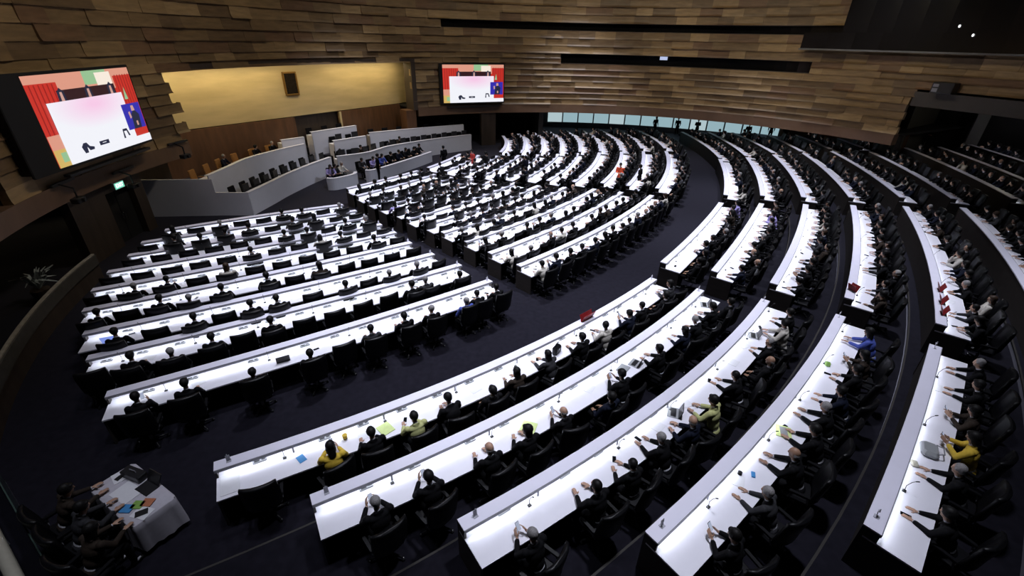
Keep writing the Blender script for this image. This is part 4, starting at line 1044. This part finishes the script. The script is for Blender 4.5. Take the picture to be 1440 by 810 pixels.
# ------------------------------------------------------------------ things lying on the desks
RF = {(r[0], r[1]): r for r in rows}
def on_desk(sec, k, t, d, dz=.78):
    r = RF[(sec, k)]; return Vector(polar(r[4](t)+d, t, r[5]+dz)), D2R(t-90)
DTOP = .7805
def blk(nm, cat, lab, sec, k, t, d, size, m, rz=0., grp=None, bev=.004):
    q, a_ = on_desk(sec, k, t, d, DTOP); return single(nm, cat, lab, q, a_+rz, M[m], lambda b: b.box((0, 0, size[2]/2), size, bev=min(bev, size[2]*.4)), grp)
# small stands at the ends of the ledges
def stand_mesh():
    b = MB(); b.box((0, 0, .006), (.09, .08, .012), bev=.003); b.box((0, -.01, .075), (.075, .010, .14), tilt=('X', .12), bev=.003); b.caps((0, 0, .13), (0, 0, .19), .014, .007, 8)
    return b
for sec, k in [('A', i) for i in range(2, 9)] + [('D', i) for i in range(5)]:
    r = RF[(sec, k)]; rw = 'last' if k == (8 if sec == 'A' else 4) else ORD[k]
    for end, t in (('right', r[3]-.18), ('left', r[2]+.35)):
        if sec == 'A' and end == 'left': continue
        q, a_ = on_desk(sec, k, t, .11, 1.0)
        single('row_marker', 'stand', f"small {'white' if end == 'right' else 'grey'} upright row marker, {end} ledge end, {rw} row, {BL[sec]}", q, a_, M['white'] if end == 'right' else M['palegrey'], lambda b: b.__dict__.update(stand_mesh().__dict__), 'row markers')
# red boards
def board(sec, k, t, d, rz, w, lab, dz=1.0):
    q, a_ = on_desk(sec, k, t, d, dz)
    prop('name_board', 'sign', lab, q, a_+rz, [('front_face', M['redsign'], lambda b: b.box((0, -.045, .11), (w, .012, .24), tilt=('X', .38))), ('back_face', M['redsign'], lambda b: b.box((0, .045, .11), (w, .012, .24), tilt=('X', -.38)))], 'dark red boards on the desks')
board('D', 0, -47.0, .13, 0, .55, 'dark red board on the ledge of the front desk, near outer block')
for i, t in enumerate((-37.0, -38.1, -39.0)):
    board('E', 4, t, .16, .1, .34, ('farther', 'middle', 'nearer')[i]+' of three dark red boards on the fifth desk, right outer block')
board('E', 3, -38.6, .16, .9, .30, 'dark red board set askew on the fourth desk, right outer block')
# bags, folders, laptops, phones
blk('folder', 'folder', 'lime folder on the front desk beside the lime blouse', 'D', 0, -55.9, .55, (.30, .34, .02), 'lime', .2, 'lime folders')
blk('folder', 'folder', 'lime folder on the second desk, near outer block', 'D', 1, -52.6, .55, (.34, .34, .02), 'lime', .6, 'lime folders')
blk('folder', 'folder', 'lime folder under a grey tablet on the fourth desk, near outer block', 'D', 3, -47.9, .45, (.36, .30, .02), 'lime', .4, 'lime folders')
q, a_ = on_desk('D', 3, -47.9, .45, DTOP+.02); single('tablet', 'tablet', 'grey tablet lying on the lime folder, fourth desk', q, a_+.5, M['greyplastic'], lambda b: b.box((0, 0, .006), (.26, .14, .012), bev=.003))
blk('folder', 'folder', 'cream folder at the left end of the front desk, near outer block', 'D', 0, -59.9, .50, (.34, .52, .012), 'paper', 0)
q, a_ = on_desk('D', 0, -57.0, .40, DTOP); prop('paper_cup', 'cup', 'yellow paper cup on the front desk, near outer block', q, a_, [('cup', M['suit_yellow'], lambda b: b.tube([(0, 0, 0), (0, 0, .13)], [.04, .055], 12)), ('sleeve', M['deskwood'], lambda b: b.tube([(0, 0, .02), (0, 0, .05)], [.046, .05], 12))])
blk('folder', 'folder', 'blue booklet on the front desk beside the yellow blouse', 'D', 0, -58.2, .50, (.15, .21, .015), 'bluefold', .3)
q, a_ = on_desk('D', 0, -49.3, .55, DTOP)
prop('handbag', 'bag', 'black handbag standing on the front desk, near outer block', q, a_+.3, [('body', M['leather'], lambda b: b.box((0, 0, .12), (.34, .16, .24), bev=.04)), ('handle', M['leather'], lambda b: b.tube([(-.09, 0, .23), (-.07, 0, .34), (.07, 0, .34), (.09, 0, .23)], .012, 8)), ('clasp', M['chrome'], lambda b: b.box((0, .085, .16), (.05, .01, .04)))])
def laptop(sec, k, t, d, lab, rz=0, lit=False):
    q, a_ = on_desk(sec, k, t, d, DTOP)
    prop('laptop', 'laptop', lab, q, a_+rz, [('base', M['greyplastic'], lambda b: b.box((0, 0, .009), (.34, .24, .018), bev=.004)), ('keyboard', M['blackplastic'], lambda b: b.box((0, .01, .019), (.29, .12, .004))), ('screen', emat('laptop_glow', (.25, .35, .9), .8) if lit else M['blackplastic'], lambda b: b.box((0, .16, .115), (.34, .012, .23), tilt=('X', -.3), bev=.003))], 'laptops on the desks')
laptop('D', 1, -42.4, .5, 'grey laptop at the right end of the second desk, near outer block', .5)
laptop('D', 1, -47.9, .55, 'grey folded laptop on the second desk beside papers, near outer block', .2)
laptop('A', 6, -64.3, .5, 'blue-lit laptop at the left end of the seventh desk, left inner block', 0, True)
laptop('A', 8, -58.0, .5, 'black laptop standing open on the last desk, left inner block')
laptop('D', 2, -49.2, .42, 'dark laptop on the third desk by the lime blouse', .5)
laptop('D', 2, -43.7, .4, 'dark laptop on the third desk near its right end', .4)
q, a_ = on_desk('D', 4, -46.35, .5, DTOP)
prop('handbag', 'bag', 'grey handbag lying on the fifth desk beside the yellow blouse', q, a_+.2, [('body', M['greyplastic'], lambda b: b.box((0, 0, .07), (.40, .28, .14), bev=.05)), ('strap', M['greytrim'], lambda b: b.tube([(-.15, .1, .13), (-.1, .2, .15), (.1, .2, .15), (.15, .1, .13)], .012, 8))])
q, a_ = on_desk('D', 4, -47.0, .36, DTOP); single('tissue_pack', 'tissue', 'small pale tissue pack on the fifth desk, near outer block', q, a_+.4, M['cream'], lambda b: b.box((0, 0, .03), (.16, .12, .06), bev=.02))
q, a_ = on_desk('D', 3, -44.1, .40, DTOP); single('snack_box', 'box', 'small yellow-green box in front of the blue jacket', q, a_+.4, M['greenfold'], lambda b: b.box((0, 0, .05), (.12, .12, .10), bev=.02))
blk('pack', 'box', 'small blue packet on the fourth desk, near outer block', 'D', 3, -49.75, .52, (.13, .07, .03), 'bluefold', .5)
blk('pouch', 'bag', 'small black pouch beside the blue packet, fourth desk, near outer block', 'D', 3, -49.95, .34, (.12, .08, .05), 'leather', .3, None, .02)
blk('tray', 'tray', 'grey document tray on the second desk, near outer block', 'D', 1, -48.45, .5, (.34, .26, .03), 'greyplastic', .2)
blk('pouch', 'bag', 'dark pouch lying on the third desk near the far end, near outer block', 'D', 2, -43.0, .42, (.16, .07, .05), 'leather', .6, None, .02)
# phones in hand and phones, papers lying in front of sitters
np_ = 0
PHON = bpy.data.meshes.new('x')
b = MB(); b.box((0, 0, 0), (.075, .155, .010), bev=.003); PHB = b.mesh('case', M['blackplastic']); b = MB(); b.box((0, 0, .0058), (.067, .143, .002)); PHS = b.mesh('display', emat('phone_glow', (.65, .72, .95), .55)); PHD = b.mesh('display', M['glossblack'])
b = MB(); b.box((0, 0, .003), (.21, .297, .006)); PAP = b.mesh('paper', M['paper'])
for s in seats:
    if not s.get('obj') or s['dist'] > 34: continue
    o = s['obj']; mt = Matrix.Translation(o.location) @ o.rotation_euler.to_matrix().to_4x4()
    if s['look'][0] == 'phone':
        r = empty('phone', (0, 0, 0)); child('case', PHB, r); child('display', PHS, r)
        r.matrix_world = mt @ Matrix.Translation((.015, .545, .985)) @ Matrix.Rotation(.95, 4, 'X'); tag(r, f"lit phone held in both hands, {place(s)}", 'phone', 'phones held by delegates')
    elif rnd.random() < .55:
        off = rnd.uniform(-.25, .25); q = mt @ Vector((off, .62, 0))
        t_ = math.degrees(math.atan2(q.y, q.x)); q2 = Vector(polar(s['rf'](t_)+rnd.uniform(.40, .52), t_, s['z']+DTOP))
        if rnd.random() < .5:
            r = empty('phone', (q2.x, q2.y, q2.z+.006), rnd.uniform(0, 6)); child('case', PHB, r); child('display', PHD, r); tag(r, f"dark phone lying on the desk, {place(s)}", 'phone', 'phones on the desks')
        else:
            r = child('paper', PAP, None, q2); r.rotation_euler = (0, 0, s['t']*PI/180+rnd.uniform(-.4, .4)); tag(r, f"sheet of white paper on the desk, {place(s)}", 'paper', 'papers on the desks')

# ------------------------------------------------------------------ light
def spot(loc, tgt, power, ang, blend, col=(.84, .87, 1.0), rad=.6):
    l = bpy.data.lights.new('ceiling_or_fill_spot', 'SPOT'); l.energy = power; l.spot_size = D2R(ang); l.spot_blend = blend; l.color = col; l.shadow_soft_size = rad
    o = bpy.data.objects.new('ceiling_or_fill_spot', l); COL.objects.link(o); o.location = loc
    o.rotation_euler = (Vector(tgt)-Vector(loc)).to_track_quat('-Z', 'Y').to_euler(); return o
PW = 11500
for x, y, k in ((20, -26, .75), (25, -30, .95), (24, -20, 1.15), (31, -25, 1.15), (29, -12, 1.2), (36, -17, 1.15), (33, -4, .9), (31, -36, .75), (38.5, -29, .85), (42, -20, 1.0), (43, -9, .75), (49, -12, .35), (44, -27, .3), (19, -11, .55), (20.3, -38.4, .17), (24, -36.5, .22)):
    spot((x, y, 18.0), (x, y, 0), PW*k, 62, 1.0)
# cool front light on the rostrum, and an added unseen fill light brightening the right gallery opening
for tx, ty in ((14.5, -18), (16, -11), (21, -5)): spot((36, -27, 17.5), (tx, ty, 1), 3400, 26, 1.0, (.74, .82, 1))
l = bpy.data.lights.new('gallery_fill', 'POINT'); l.energy = 60; l.color = (1, .93, .85); l.shadow_soft_size = .3; o = bpy.data.objects.new('gallery_fill', l); COL.objects.link(o); o.location = (60, -14, 5.8)
# warm strip hidden behind the niche header, washing the gold wall
l = bpy.data.lights.new('niche_strip', 'AREA'); l.shape = 'RECTANGLE'; l.size = 19; l.size_y = .25; l.energy = 360; l.color = (1, .83, .48)
o = bpy.data.objects.new('niche_strip', l); COL.objects.link(o); pc = WC+nA*22.9+sA*.8; o.location = (pc.x, pc.y, 6.80)
o.rotation_euler = (0, 0, D2R(AX+90)); o.rotation_euler.rotate_axis('X', -.12)
# added warm fill spots on the timber, in place of bounced light
for t, k in ((16, .8), (38, 1.5), (60, 1.6), (82, 1.6), (104, 1.3), (132, 1.0), (165, 1.0), (190, .9), (205, .7)):
    z = 12.5 if t < 50 else 16.5
    q = wp(t, WR-11, z); g = wp(t, WR, 6.3); spot(q, g, 1500*k*(.42 if t < 30 else .5 if t < 50 else .62 if t < 120 else .9), 80, 1.0, (1, .86, .62) if t < 120 else (1, .90, .74), .8)
w = bpy.data.worlds.new('world'); sc.world = w; w.use_nodes = True
w.node_tree.nodes['Background'].inputs['Color'].default_value = (.5, .5, .6, 1); w.node_tree.nodes['Background'].inputs['Strength'].default_value = .002
sc.view_settings.view_transform = 'Standard'; sc.view_settings.look = 'None'; sc.view_settings.exposure = 0; sc.view_settings.gamma = 1; sc.view_settings.use_curve_mapping = False
sc.cycles.use_denoising = True
sc.cycles.max_bounces = 5; sc.cycles.diffuse_bounces = 3; sc.cycles.sample_clamp_indirect = 5
